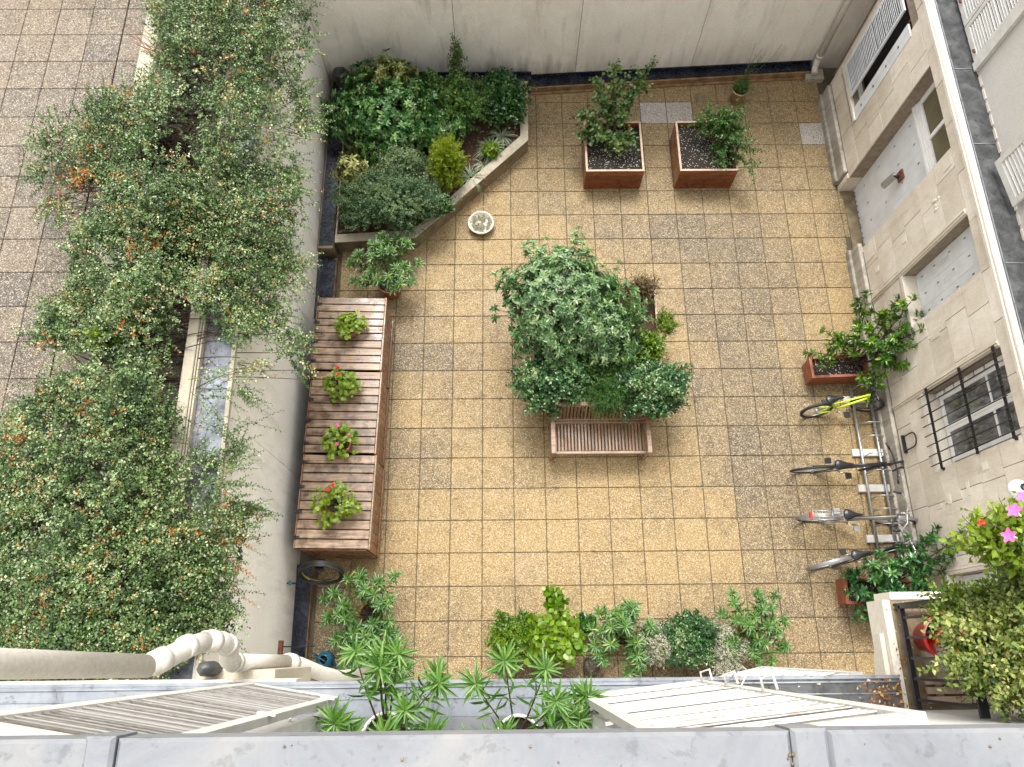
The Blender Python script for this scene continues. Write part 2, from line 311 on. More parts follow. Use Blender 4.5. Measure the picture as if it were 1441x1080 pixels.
# ------------------------------------------------------------------ object helpers
def tag(o, label=None, cat=None, group=None, kind=None):
    if label: o['label'] = label
    if cat: o['category'] = cat
    if group: o['group'] = group
    if kind: o['kind'] = kind
    return o
def thing(name, label, cat, loc=(0, 0, 0), rz=0, group=None, rot=None):
    o = bpy.data.objects.new(name, None); COL.objects.link(o); o.location = loc
    o.rotation_euler = rot if rot else (0, 0, rz); o.empty_display_size = .1
    return tag(o, label, cat, group)
class MB:
    def __init__(s): s.v = []; s.f = []; s.sm = []
    def add(s, vs, fs, smooth=False):
        n = len(s.v); s.v += [tuple(v) for v in vs]; s.f += [tuple(i+n for i in f) for f in fs]; s.sm += [smooth]*len(fs); return s
    def box(s, x0, x1, y0, y1, z0, z1):
        vs = [(x0, y0, z0), (x1, y0, z0), (x1, y1, z0), (x0, y1, z0), (x0, y0, z1), (x1, y0, z1), (x1, y1, z1), (x0, y1, z1)]
        return s.add(vs, [(0, 3, 2, 1), (4, 5, 6, 7), (0, 1, 5, 4), (1, 2, 6, 5), (2, 3, 7, 6), (3, 0, 4, 7)])
    def bev(s, x0, x1, y0, y1, z0, z1, b=.004):
        # box with the top edges bevelled
        vs = [(x0, y0, z0), (x1, y0, z0), (x1, y1, z0), (x0, y1, z0), (x0, y0, z1-b), (x1, y0, z1-b), (x1, y1, z1-b), (x0, y1, z1-b),
              (x0+b, y0+b, z1), (x1-b, y0+b, z1), (x1-b, y1-b, z1), (x0+b, y1-b, z1)]
        return s.add(vs, [(8, 9, 10, 11), (0, 1, 5, 4), (1, 2, 6, 5), (2, 3, 7, 6), (3, 0, 4, 7), (4, 5, 9, 8), (5, 6, 10, 9), (6, 7, 11, 10), (7, 4, 8, 11)])
    def hexa(s, p):   # eight free corners: bottom 4, top 4
        return s.add(p, [(0, 3, 2, 1), (4, 5, 6, 7), (0, 1, 5, 4), (1, 2, 6, 5), (2, 3, 7, 6), (3, 0, 4, 7)])
    def tube(s, pts, r, n=8, cap=True, closed=False):
        pts = [Vector(p) for p in pts]; k = len(pts)
        rs = r if isinstance(r, (list, tuple)) else [r]*k
        up = Vector((0, 0, 1)); vs = []; prev = None
        for i, p in enumerate(pts):
            if closed: t = pts[(i+1) % k]-pts[i-1]
            else: t = pts[min(i+1, k-1)]-pts[max(i-1, 0)]
            t.normalize()
            if prev is None:
                a = up if abs(t.dot(up)) < .9 else Vector((1, 0, 0))
                u = t.cross(a).normalized()
            else: u = (prev-t*prev.dot(t)).normalized()
            prev = u; w = t.cross(u)
            for j in range(n):
                a = 2*math.pi*j/n; vs.append(p+(u*math.cos(a)+w*math.sin(a))*rs[i])
        fs = []
        for i in range(k if closed else k-1):
            b = ((i+1) % k)*n
            for j in range(n): fs.append((i*n+j, i*n+(j+1) % n, b+(j+1) % n, b+j))
        s.add(vs, fs, True)
        if cap and not closed:
            m_ = len(s.v)-len(vs)
            s.f += [tuple(m_+j for j in range(n))[::-1], tuple(m_+(k-1)*n+j for j in range(n))]; s.sm += [False, False]
        return s
    def lathe(s, prof, n=28, c=(0, 0, 0), smooth=True, wob=0):
        vs = []; fs = []
        for r_, z_ in prof:
            for j in range(n):
                a = 2*math.pi*j/n; vs.append((c[0]+r_*math.cos(a), c[1]+r_*math.sin(a), c[2]+z_))
        for i in range(len(prof)-1):
            for j in range(n): fs.append((i*n+j, i*n+(j+1) % n, (i+1)*n+(j+1) % n, (i+1)*n+j))
        return s.add(vs, fs, smooth)
    def disc(s, r_, z_, n=28, c=(0, 0)):
        vs = [(c[0]+r_*math.cos(2*math.pi*j/n), c[1]+r_*math.sin(2*math.pi*j/n), z_) for j in range(n)]
        return s.add(vs, [tuple(range(n))])
    def blob(s, c, rad, seed=0, n=10, m_=7, amp=.12):
        vs = []; fs = []
        for i in range(m_+1):
            th = math.pi*i/m_
            for j in range(n):
                ph = 2*math.pi*j/n
                d = Vector((math.sin(th)*math.cos(ph), math.sin(th)*math.sin(ph), math.cos(th)))
                k = 1+amp*noise.noise(d*1.7+Vector((seed, 0, 0)))*2
                vs.append((c[0]+d.x*rad[0]*k, c[1]+d.y*rad[1]*k, c[2]+d.z*rad[2]*k))
        for i in range(m_):
            for j in range(n): fs.append((i*n+j, (i+1)*n+j, (i+1)*n+(j+1) % n, i*n+(j+1) % n))
        return s.add(vs, fs, True)
    def build(s, name, m, parent=None, kind=None):
        me = bpy.data.meshes.new(name); me.from_pydata(s.v, [], s.f); me.materials.append(m)
        me.polygons.foreach_set('use_smooth', s.sm); me.update()
        o = bpy.data.objects.new(name, me); COL.objects.link(o)
        if parent: o.parent = parent
        if kind: o['kind'] = kind
        return o
def struct(o): o['kind'] = 'structure'; return o
def inst(name, mesh, parent, loc, rot=None, color=None):
    o = bpy.data.objects.new(name, mesh); COL.objects.link(o); o.parent = parent; o.location = loc
    if rot: o.rotation_euler = rot
    if color: o.color = color
    return o

# ------------------------------------------------------------------ vectorised foliage
def nrmz(a): return a/np.maximum(np.linalg.norm(a, axis=-1, keepdims=True), 1e-9)
TPL = {
 'diamond': (np.array([(0, 0, 0), (.45, -.5, .10), (1, 0, -.04), (.45, .5, .10)]), [(0, 1, 2), (0, 2, 3)]),
 'lance': (np.array([(0, 0, 0), (.3, -.5, .06), (.3, 0, 0), (.3, .5, .06), (.68, -.42, .04), (.68, 0, -.02), (.68, .42, .04), (1, 0, -.12)]),
           [(0, 1, 2), (0, 2, 3), (1, 4, 5), (1, 5, 2), (2, 5, 6), (2, 6, 3), (4, 7, 5), (5, 7, 6)]),
 'round': (np.array([(0, 0, 0), (.12, -.42, .05), (.55, -.52, .07), (.92, -.26, .0), (1, .0, -.05), (.92, .26, 0), (.55, .52, .07), (.12, .42, .05), (.5, 0, -.03)]),
           [(8, 0, 1), (8, 1, 2), (8, 2, 3), (8, 3, 4), (8, 4, 5), (8, 5, 6), (8, 6, 7), (8, 7, 0)]),
}
def leaf_geo(base, axis, nrm, L, W, tint, tpl):
    T, F = TPL[tpl]; n = len(base)
    axis = nrmz(axis); side = nrmz(np.cross(axis, nrm)); nn = np.cross(side, axis)
    L = np.asarray(L).reshape(n, 1, 1); W = np.asarray(W).reshape(n, 1, 1)
    V = base[:, None, :] + T[None, :, 0:1]*L*axis[:, None, :] + T[None, :, 1:2]*W*side[:, None, :] + T[None, :, 2:3]*L*nn[:, None, :]
    F = np.array(F)[None] + (np.arange(n)*len(T))[:, None, None]
    return V.reshape(-1, 3), F.reshape(-1, 3), np.repeat(tint, len(T))
def npmesh(name, parts, m, parent=None, kind=None, smooth=False):
    V = []; F = []; A = []; k = 0
    for v_, f_, t_ in parts:
        V.append(v_); F.append(f_+k); A.append(t_); k += len(v_)
    V = np.concatenate(V).astype(np.float32); F = np.concatenate(F).astype(np.int32); A = np.concatenate(A).astype(np.float32)
    me = bpy.data.meshes.new(name)
    me.vertices.add(len(V)); me.vertices.foreach_set('co', V.ravel())
    me.loops.add(F.size); me.loops.foreach_set('vertex_index', F.ravel())
    me.polygons.add(len(F)); me.polygons.foreach_set('loop_start', np.arange(len(F), dtype=np.int32)*3)
    me.polygons.foreach_set('loop_total', np.full(len(F), 3, dtype=np.int32))
    if smooth: me.polygons.foreach_set('use_smooth', np.ones(len(F), dtype=bool))
    at = me.attributes.new('tint', 'FLOAT', 'POINT'); at.data.foreach_set('value', A)
    me.materials.append(m); me.update(calc_edges=True)
    o = bpy.data.objects.new(name, me); COL.objects.link(o)
    if parent: o.parent = parent
    if kind: o['kind'] = kind
    return o
def grow(p0, d0, length, droop=.5, wander=.25, K=7, rg=rng):
    """curved shoots: (S,K,3)"""
    S = len(p0); P = np.zeros((S, K, 3)); P[:, 0] = p0; d = nrmz(d0.copy())
    st = (np.asarray(length)/(K-1)).reshape(-1, 1)
    for k in range(1, K):
        d = nrmz(d + np.array([0, 0, -droop/(K-1)]) + rg.normal(0, wander/math.sqrt(K), (S, 3)))
        P[:, k] = P[:, k-1] + d*st
    return P
def stems_geo(P, r0, r1=.001, sides=3):
    S, K, _ = P.shape
    t = np.zeros_like(P); t[:, 1:-1] = P[:, 2:]-P[:, :-2]; t[:, 0] = P[:, 1]-P[:, 0]; t[:, -1] = P[:, -1]-P[:, -2]; t = nrmz(t)
    a = np.where(np.abs(t[..., 2:3]) < .9, np.array([0, 0, 1.]), np.array([1., 0, 0])); u = nrmz(np.cross(t, a)); w = np.cross(t, u)
    rad = np.linspace(1, 0, K)[None, :, None]*(r0-r1)+r1
    ring = [P+(u*math.cos(2*math.pi*j/sides)+w*math.sin(2*math.pi*j/sides))*rad for j in range(sides)]
    V = np.stack(ring, 2).reshape(-1, 3)
    F = []
    for k in range(K-1):
        for j in range(sides):
            a0 = k*sides+j; a1 = k*sides+(j+1) % sides; b0 = a0+sides; b1 = a1+sides
            F += [(a0, a1, b1), (a0, b1, b0)]
    F = np.array(F)[None]+(np.arange(S)*K*sides)[:, None, None]
    return V, F.reshape(-1, 3), np.zeros(len(V))
def along(P, n, L, W, tpl='diamond', t0=.1, splay=.9, up=.8, tint=None, tj=.3, lj=.3, rg=rng, end_small=True):
    """n leaves along each shoot; splay: how far leaves point sideways"""
    S, K, _ = P.shape
    t = np.linspace(t0, 1, n)[None, :]*(K-1)*np.ones((S, 1)); i = np.minimum(t.astype(int), K-2); f = (t-i)[..., None]
    r = np.arange(S)[:, None]
    base = P[r, i]*(1-f)+P[r, i+1]*f; tan = nrmz(P[r, i+1]-P[r, i])
    a = np.where(np.abs(tan[..., 2:3]) < .95, np.array([0, 0, 1.]), np.array([1., 0, 0])); u = nrmz(np.cross(tan, a)); w = np.cross(tan, u)
    ang = np.arange(n)[None, :]*2.39996 + rg.uniform(0, 6.28, (S, 1)); ang = ang[..., None]
    rad = u*np.cos(ang)+w*np.sin(ang)
    ax = nrmz(tan*(1-splay*.6)+rad*splay+rg.normal(0, .15, rad.shape))
    nr = nrmz(np.array([0, 0, up]) + rg.normal(0, .35, rad.shape) + rad*.1)
    sc = 1+rg.uniform(-lj, lj, (S, n))
    if end_small: sc = sc*(1-.35*np.linspace(0, 1, n)[None, :]**3)
    tt = (np.full((S, n), .5) if tint is None else tint[:, None]*np.ones((1, n))) + rg.normal(0, tj/2, (S, n))
    tt = np.clip(tt, 0, 1)
    N = S*n
    return leaf_geo(base.reshape(N, 3), ax.reshape(N, 3), nr.reshape(N, 3), (L*sc).ravel(), (W*sc).ravel(), tt.ravel(), tpl)
def rosette(tip, d, n, L, W, tpl='lance', open_=.8, tint=.5, tj=.2, rings=2, rg=rng, flat=.0):
    """n leaves in whorls at each tip"""
    S = len(tip); d = nrmz(d)
    a = np.where(np.abs(d[..., 2:3]) < .95, np.array([0, 0, 1.]), np.array([1., 0, 0])); u = nrmz(np.cross(d, a)); w = np.cross(d, u)
    j = np.arange(n); ang = (j*2.39996)[None, :]+rg.uniform(0, 6.28, (S, 1)); ang = ang[..., None]
    rad = u[:, None]*np.cos(ang)+w[:, None]*np.sin(ang)
    lift = np.linspace(.15, 1.0, n)[None, :, None]*(1-open_)*2
    ax = nrmz(rad+d[:, None]*lift*(1-flat)+rg.normal(0, .12, rad.shape))
    nr = nrmz(d[:, None]+rg.normal(0, .2, rad.shape)-rad*.1)
    base = tip[:, None]-d[:, None]*(np.linspace(.35, 0, n)[None, :, None]*L)
    sc = (1+rg.uniform(-.25, .2, (S, n)))*np.linspace(1.05, .6, n)[None, :]
    tt = np.clip(np.asarray(tint).reshape(-1, 1)+rg.normal(0, tj, (S, n))+np.linspace(-.1, .15, n)[None, :], 0, 1)
    N = S*n
    return leaf_geo(base.reshape(N, 3), ax.reshape(N, 3), nr.reshape(N, 3), (L*sc).ravel(), (W*sc).ravel(), tt.ravel(), tpl)
def vnoise(P, s, seed=0):
    return np.array([noise.noise(Vector(p)*s+Vector((seed, seed*.7, 3))) for p in P])
def dome(n, c, rad, zmin=-.15, depth=(.72, 1.04), lump=.22, seed=0, rg=rng, lumpscale=2.2):
    d = nrmz(rg.normal(0, 1, (int(n*2.6)+20, 3))); d = d[d[:, 2] > zmin][:n]
    k = rg.uniform(depth[0], depth[1], len(d))[:, None]*(1+lump*vnoise(d, lumpscale, seed)[:, None]*1.6)
    k = k*np.where(rg.uniform(0, 1, (len(d), 1)) < .10, rg.uniform(1.0, 1.22, (len(d), 1)), 1)
    return np.array(c)+d*np.array(rad)*k, d
def bush(parent, c, rad, n, leafm, L, W, tpl='diamond', mode='along', nl=10, sl=.22, seed=0, stem=None, tint=.5, tj=.3, zmin=-.15, depth=(.6, 1.0),
         lump=.22, droop=.3, splay=.9, open_=.8, stem_r=.004, foot=None, trunks=7, part='foliage', upb=.35, wander=.25):
    rg = np.random.default_rng(100+seed); n = int(n*1.75); L *= 1.12; W *= 1.18
    tip, d = dome(n, c, rad, zmin, depth, lump, seed, rg)
    dd = nrmz(d*np.array([1, 1, .8])+np.array([0, 0, upb])+rg.normal(0, .25, d.shape))
    P = grow(tip-dd*sl, dd, np.full(len(d), sl)*rg.uniform(.7, 1.25, len(d)), droop, wander, 6, rg)
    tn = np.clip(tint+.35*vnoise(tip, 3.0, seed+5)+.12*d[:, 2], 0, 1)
    geo = []
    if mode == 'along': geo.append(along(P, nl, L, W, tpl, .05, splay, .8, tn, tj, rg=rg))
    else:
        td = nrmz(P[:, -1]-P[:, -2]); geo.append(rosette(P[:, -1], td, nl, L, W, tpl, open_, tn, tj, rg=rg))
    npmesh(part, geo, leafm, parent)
    g2 = [stems_geo(P, stem_r, .0015)]
    ft = np.array(foot if foot is not None else (c[0], c[1], c[2]-rad[2]*.9))
    idx = rg.choice(len(P), min(trunks, len(P)), replace=False)
    ends = P[idx, 0]; st = ft+rg.normal(0, .02, (len(idx), 3))*np.array([1, 1, 0])
    s_ = np.linspace(0, 1, 7)[None, :, None]; mid = (st+ends)/2+np.array([0, 0, .12*rad[2]])
    T = (1-s_)**2*st[:, None]+2*s_*(1-s_)*mid[:, None]+s_**2*ends[:, None]
    g2.append(stems_geo(T, stem_r*3.0, stem_r, 5))
    npmesh('branches', g2, stem or M['stem'], parent, smooth=True)

def pot(parent, r, h, m, soil=None, wall=.012, taper=.78, rimh=.035, rim=True, fill=.03, rimw=.012, saucer=None):
    """a turned pot: outside, rim and inside in one skin, soil as its own part"""
    b = MB(); rb = r*taper
    prof = [(0.001, 0), (rb, 0), (r-rimw, h-rimh)] + ([(r, h-rimh+.002), (r, h-.004), (r-.004, h), (r-wall-.004, h), (r-wall-.006, h-.01), (rb-wall, h*.35)] if rim else [(r, h), (r-wall, h), (rb-wall, h*.35)])
    b.lathe(prof, 32); b.build('pot_wall', m, parent)
    rs = r-wall-.005
    s_ = MB(); s_.lathe([(rs-.002, h-fill-.006), (rs*.7, h-fill+.003), (rs*.35, h-fill), (0.001, h-fill+.006)], 20); s_.build('soil', soil or M['soil_plain'], parent)
    if saucer: MB().lathe([(.001, .001), (r*.95, .001), (r*1.08, .03), (r*1.03, .03), (r*.9, .006)], 28).build('saucer', saucer, parent)

# ================================================================== THE SETTING
struct(MB().box(-60, 60, -60, 60, -.6, -.3).build('ground', M['mortar']))
floor = struct(MB().box(-4.3, 6.6, -11.2, 1.6, -.30, -.012).build('courtyard_floor', M['joint']))

def dirt_shade_map(x, y):
    """how grey the slabs are at a place: weathering, plus painted contact shade by the pots (read off the photograph, in metres)"""
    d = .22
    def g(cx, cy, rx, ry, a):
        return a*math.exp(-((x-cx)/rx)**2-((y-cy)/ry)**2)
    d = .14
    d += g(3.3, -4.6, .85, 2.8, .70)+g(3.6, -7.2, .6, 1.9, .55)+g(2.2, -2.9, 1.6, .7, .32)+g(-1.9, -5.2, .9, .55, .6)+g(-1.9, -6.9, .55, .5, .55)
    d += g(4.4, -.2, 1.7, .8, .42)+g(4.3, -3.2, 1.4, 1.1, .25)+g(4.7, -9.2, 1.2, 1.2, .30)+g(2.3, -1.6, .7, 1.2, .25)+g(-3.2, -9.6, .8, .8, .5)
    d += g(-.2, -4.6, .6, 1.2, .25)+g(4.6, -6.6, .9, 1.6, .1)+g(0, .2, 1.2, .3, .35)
    d *= 1.25; d += g(.2, -10.1, 1.2, .5, .4)+g(2.2, -10.1, 1.2, .45, .4)+g(-2.6, -10, .8, .6, .5)+g(-2.2, -4.4, .5, .5, .4)+g(3.8, .1, .5, .4, .3)+g(4.8, -5.6, .7, .5, .3)  # extra grey around pots and trough: damp marks and painted contact shade
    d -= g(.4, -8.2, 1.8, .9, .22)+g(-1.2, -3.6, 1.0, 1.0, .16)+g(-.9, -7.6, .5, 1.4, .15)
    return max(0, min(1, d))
def slab_mesh(w, h, m, b=.006, t=.03):
    o = MB().bev(-w/2, w/2, -h/2, h/2, -t, 0, b); me = bpy.data.meshes.new('paving_slab'); me.from_pydata(o.v, [], o.f); me.materials.append(m); me.update(); return me
FULL = slab_mesh(.491, .491, M['slab']); GRAN = slab_mesh(.491, .491, M['granite_slab'])
def bed_edge_x(y):    # right edge of the raised bed at y
    if y > -1.05: return -.17
    return -.17+(y+1.1)*(2.0/2.0)
cells = []
for c in range(-8, 12):
    for r in range(-2, 22):
        x0, x1 = c*.5, c*.5+.5; y1, y0 = -r*.5, -r*.5-.5
        x0 = max(x0, -3.52); x1 = min(x1, 5.80 if -3.2 < (y0+y1)/2 < -1.9 else 5.52)
        y1 = min(y1, .22+.066*((x0+x1)/2)+.02); y0 = max(y0, -10.9)
        if x1-x0 < .06 or y1-y0 < .06: continue
        xc, yc = (x0+x1)/2, (y0+y1)/2
        if x1 < -2.62 and y0 > -8.5 and y1 < -4.75: continue          # under the cabinets
        if y0 > -3.2 and x1 < bed_edge_x(y0)-.12: continue             # under the bed
        if -.15 < x0 and x1 < 1.8 and y1 < -4.4 and y0 > -6.0: continue   # under the middle box
        cells.append((y0, x0, x1, y0, y1))
cells.sort()
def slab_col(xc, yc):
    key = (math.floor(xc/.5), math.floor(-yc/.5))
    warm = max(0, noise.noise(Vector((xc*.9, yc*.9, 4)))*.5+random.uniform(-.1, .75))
    return (dirt_shade_map(xc, yc)+random.uniform(-.07, .07), warm*.5, 0 if random.random() > .015 else random.uniform(.15, .4), 1)
rest = MB()
granite = {(4, 0), (5, 0), (10, 1)}
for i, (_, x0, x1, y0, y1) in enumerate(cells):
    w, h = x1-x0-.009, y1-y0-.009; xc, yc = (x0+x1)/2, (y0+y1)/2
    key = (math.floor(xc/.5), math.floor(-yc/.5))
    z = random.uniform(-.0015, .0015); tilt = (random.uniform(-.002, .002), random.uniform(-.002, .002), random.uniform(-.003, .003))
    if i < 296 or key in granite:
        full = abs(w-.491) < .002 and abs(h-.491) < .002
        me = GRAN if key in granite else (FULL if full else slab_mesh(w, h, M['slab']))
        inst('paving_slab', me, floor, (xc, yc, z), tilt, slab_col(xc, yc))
    else: rest.bev(xc-w/2, xc+w/2, yc-h/2, yc+h/2, -.03, z, .006)
ro = rest.build('paving_slab', M['slab_far'], floor, 'stuff'); ro.color = (.45, .2, 0, 1)
# light repair patches let into slabs
def patch_disc(x, y, r_):
    b = MB(); b.lathe([(r_, .0012), (r_-.004, .0035), (0.001, .0035)], 20, (x, y, 0)); o = b.build('round_patch', M['slab'], floor); o.color = (.05, .8, .25, 1)
patch_disc(4.25, -3.76, .12); patch_disc(4.23, -1.91, .13)
for (x0, x1, y0, y1) in [(4.16, 4.49, -4.97, -4.545), (4.17, 4.48, -4.465, -4.22)]:
    o = MB().bev(x0, x1, y0, y1, 0, .0035, .002).build('square_patch', M['slab'], floor); o.color = (0, .8, .35, 1)
o = MB().lathe([(.12, .0012), (.116, .004), (.10, .003), (.09, .0045), (.001, .0045)], 24, (3.19, .10, 0)).build('drain_cover', M['concrete_side'], floor)

# --- back wall (north)
def byw(x): return .47+.058*(x+.1)
bw = tag(bpy.data.objects.new('back_wall', None), 'tall weathered cream plaster wall closing the far side of the courtyard', 'wall'); COL.objects.link(bw)
xs = [-9.2, -3.9, -1.475, .76, 3.0, 6.3]
for i in range(len(xs)-1):
    a, b_ = xs[i]+.005, xs[i+1]-.005
    MB().hexa([(a, byw(a), -.2), (b_, byw(b_), -.2), (b_, byw(b_)+.3, -.2), (a, byw(a)+.3, -.2), (a, byw(a), 3.6), (b_, byw(b_), 3.6), (b_, byw(b_)+.3, 3.6), (a, byw(a)+.3, 3.6)]).build('wall_panel', M['stucco_back'] if i < 3 else M['stucco'], bw)
MB().hexa([(-9.2, byw(-9.2)+.012, -.2), (6.3, byw(6.3)+.012, -.2), (6.3, byw(6.3)+.29, -.2), (-9.2, byw(-9.2)+.29, -.2), (-9.2, byw(-9.2)+.012, 3.59), (6.3, byw(6.3)+.012, 3.59), (6.3, byw(6.3)+.29, 3.59), (-9.2, byw(-9.2)+.29, 3.59)]).build('joint_fill', M['concrete_side'], bw)
# kerb and flashing at its foot
kb = tag(bpy.data.objects.new('back_kerb', None), 'low brown kerb with navy flashing on top at the foot of the back wall', 'kerb'); COL.objects.link(kb)
def kf(x): return .215+.066*(x+.12)
def strip(name, x0, x1, f0, f1, z0, z1, m, par, n=1):
    return MB().hexa([(x0, f0(x0), z0), (x1, f0(x1), z0), (x1, f1(x1), z0), (x0, f1(x0), z0), (x0, f0(x0), z1), (x1, f0(x1), z1), (x1, f1(x1), z1), (x0, f1(x0), z1)]).build(name, m, par)
strip('kerb_body', -.10, 5.36, kf, lambda x: byw(x)-.002, -.05, .135, M['kerb'], kb)
for a, b_ in [(-.10, 1.9), (1.905, 3.9), (3.905, 5.36)]:
    strip('flashing', a, b_, lambda x: kf(x)+.035, lambda x: byw(x)-.035, .137, .152, M['flash'], kb)
    strip('flashing_upstand', a, b_, lambda x: byw(x)-.030, lambda x: byw(x)-.006, .137, .235, M['flash'], kb)
strip('kerb_foot', -.10, 5.38, lambda x: kf(x)-.05, lambda x: kf(x)-.002, -.05, .03, M['kerb'], kb)

# --- left wall with the neighbour's terrace on top
lw = tag(bpy.data.objects.new('left_wall', None), 'high cream plaster wall carrying the planted terrace on the left', 'wall'); COL.objects.link(lw)
def lx(y): return -3.905+.0123*(.56-y)
ys = [.5, -2.355, -4.84, -7.38, -10.42]
for i in range(4):
    a, b_ = ys[i]-.004, ys[i+1]+.004
    MB().hexa([(lx(b_)-.22, b_, -.2), (lx(b_), b_, -.2), (lx(a), a, -.2), (lx(a)-.22, a, -.2), (lx(b_)-.22, b_, 3.46), (lx(b_), b_, 3.46), (lx(a), a, 3.46), (lx(a)-.22, a, 3.46)]).build('wall_panel', M['stucco'], lw)
MB().hexa([(lx(-10.42)-.2, -10.4, -.2), (lx(-10.42)-.012, -10.4, -.2), (lx(.5)-.012, .46, -.2), (lx(.5)-.2, .46, -.2), (lx(-10.42)-.2, -10.4, 3.45), (lx(-10.42)-.012, -10.4, 3.45), (lx(.5)-.012, .46, 3.45), (lx(.5)-.2, .46, 3.45)]).build('joint_fill', M['concrete_side'], lw)
# kerb with flashing at the wall's foot
lk_ = tag(bpy.data.objects.new('left_kerb', None), 'kerb capped with glossy navy flashing along the foot of the left wall', 'kerb'); COL.objects.link(lk_)
for (y0, y1, z) in [(-4.62, -3.42, .12), (-10.42, -8.66, .12)]:
    MB().box(-3.86, -3.55, y0, y1, -.05, z).build('kerb_body', M['kerb'], lk_)
    MB().box(-3.845, -3.575, y0+.003, y1-.003, z+.002, z+.016).build('flashing', M['flash'], lk_)
    MB().box(-3.853, -3.835, y0+.003, y1-.003, z+.018, z+.10).build('flashing_upstand', M['flash'], lk_)
    MB().box(-3.585, -3.56, y0+.003, y1-.003, z+.018, z+.03).build('flashing_lip', M['flash'], lk_)
# top of the wall: rendered edge, zinc channel, grooved coping, soil, inner planter wall, terrace slabs
MB().hexa([(lx(-10.4)-.035, -10.42, 3.462), (lx(-10.4)+.012, -10.42, 3.462), (lx(.5)+.012, .38, 3.462), (lx(.5)-.035, .38, 3.462), (lx(-10.4)-.035, -10.42, 3.52), (lx(-10.4)+.012, -10.42, 3.52), (lx(.5)+.012, .38, 3.52), (lx(.5)-.035, .38, 3.52)]).build('wall_cap', M['concrete'], lw)
zc = tag(bpy.data.objects.new('zinc_gutter', None), 'flat wet zinc channel between the wall top and the planter coping', 'gutter'); COL.objects.link(zc)
gy = [.3, -1.5, -3.4, -5.45, -7.02, -8.8, -10.42]
for i in range(6):
    a, b_ = gy[i]-.002, gy[i+1]+.002
    MB().box(-4.19, -3.86, b_, a, 3.40, 3.475).build('zinc_sheet', M['zinc_wet'], zc)
    MB().tube([(-4.18, b_, 3.478), (-3.87, b_, 3.478)], .008, 6).build('zinc_seam', M['zinc_wet'], zc)
tw = struct(MB().box(-9.5, -4.2, -10.42, .42, -.2, 2.93).build('terrace', M['concrete_side']))
cp = tag(bpy.data.objects.new('planter_coping', None), 'long grooved concrete coping between the zinc channel and the shrubs', 'coping'); COL.objects.link(cp)
for i, (a, b_) in enumerate([(.38, -2.6), (-2.605, -5.1), (-5.105, -7.7), (-7.705, -10.42)]):
    MB().bev(-4.37, -4.245, b_, a, 2.9, 3.60, .008).build('coping_stone', M['concrete'], cp)
    MB().bev(-4.240, -4.222, b_, a, 2.9, 3.575, .004).build('coping_lip', M['concrete'], cp)
    MB().bev(-4.215, -4.195, b_, a, 2.9, 3.56, .004).build('coping_lip', M['concrete'], cp)
soil = struct(MB().box(-5.52, -4.372, -10.42, .4, 2.9, 3.36).build('planter_soil', M['gravel']))
ipw = tag(bpy.data.objects.new('planter_wall', None), 'low grey concrete wall between the terrace slabs and the shrubs', 'wall'); COL.objects.link(ipw)
for a, b_ in [(.38, -3.1), (-3.105, -5.95), (-5.955, -8.2), (-8.205, -10.42)]:
    MB().bev(-5.75, -5.525, b_, a, 2.9, 3.34, .008).build('wall_block', M['concrete'], ipw)
TF = slab_mesh(.493, .490, M['terrace_slab'])
nt_ = 0
for r in range(-1, 21):
    for c in range(7):
        xc = -6.05-.5*c+.01; yc = -.49-.4955*r
        if c == 0: xc = -6.03
        if c > 4 and yc < -4: continue
        nt_ += 1
        me = TF
        inst('terrace_slab', me, tw, (xc, yc, 2.962+random.uniform(-.002, .002)), (random.uniform(-.003, .003), random.uniform(-.003, .003), 0), (max(0, min(1, .45+.5*noise.noise(Vector((xc*1.3, yc*1.3, 0)))+(.35 if xc > -6.9 else 0)+random.uniform(-.2, .2))), random.uniform(0, .25), 0, 1))
MB().box(-5.80, -5.752, -10.42, .4, 2.931, 2.985).build('edge_strip', M['stone_pale'], tw)

# ================================================================== RIGHT-HAND BUILDING
rb = tag(bpy.data.objects.new('stone_building', None), 'limestone ground floor with shuttered windows along the right of the courtyard', 'building'); COL.objects.link(rb)
FX = 5.54
# openings (y_high, y_low, z0, z1)
OP = {'w1': (-.12, -1.17, 1.02, 2.95), 'door': (-2.03, -3.45, .0, 3.14), 'w2': (-4.52, -5.36, 1.40, 3.14), 'w3': (-6.42, -7.55, 1.30, 3.14), 'w4': (-9.0, -10.0, 1.0, 3.14)}
MB().box(FX+.32, 7.2, -10.42, .66, -.1, 3.34).build('wall_core', M['mortar'], rb)
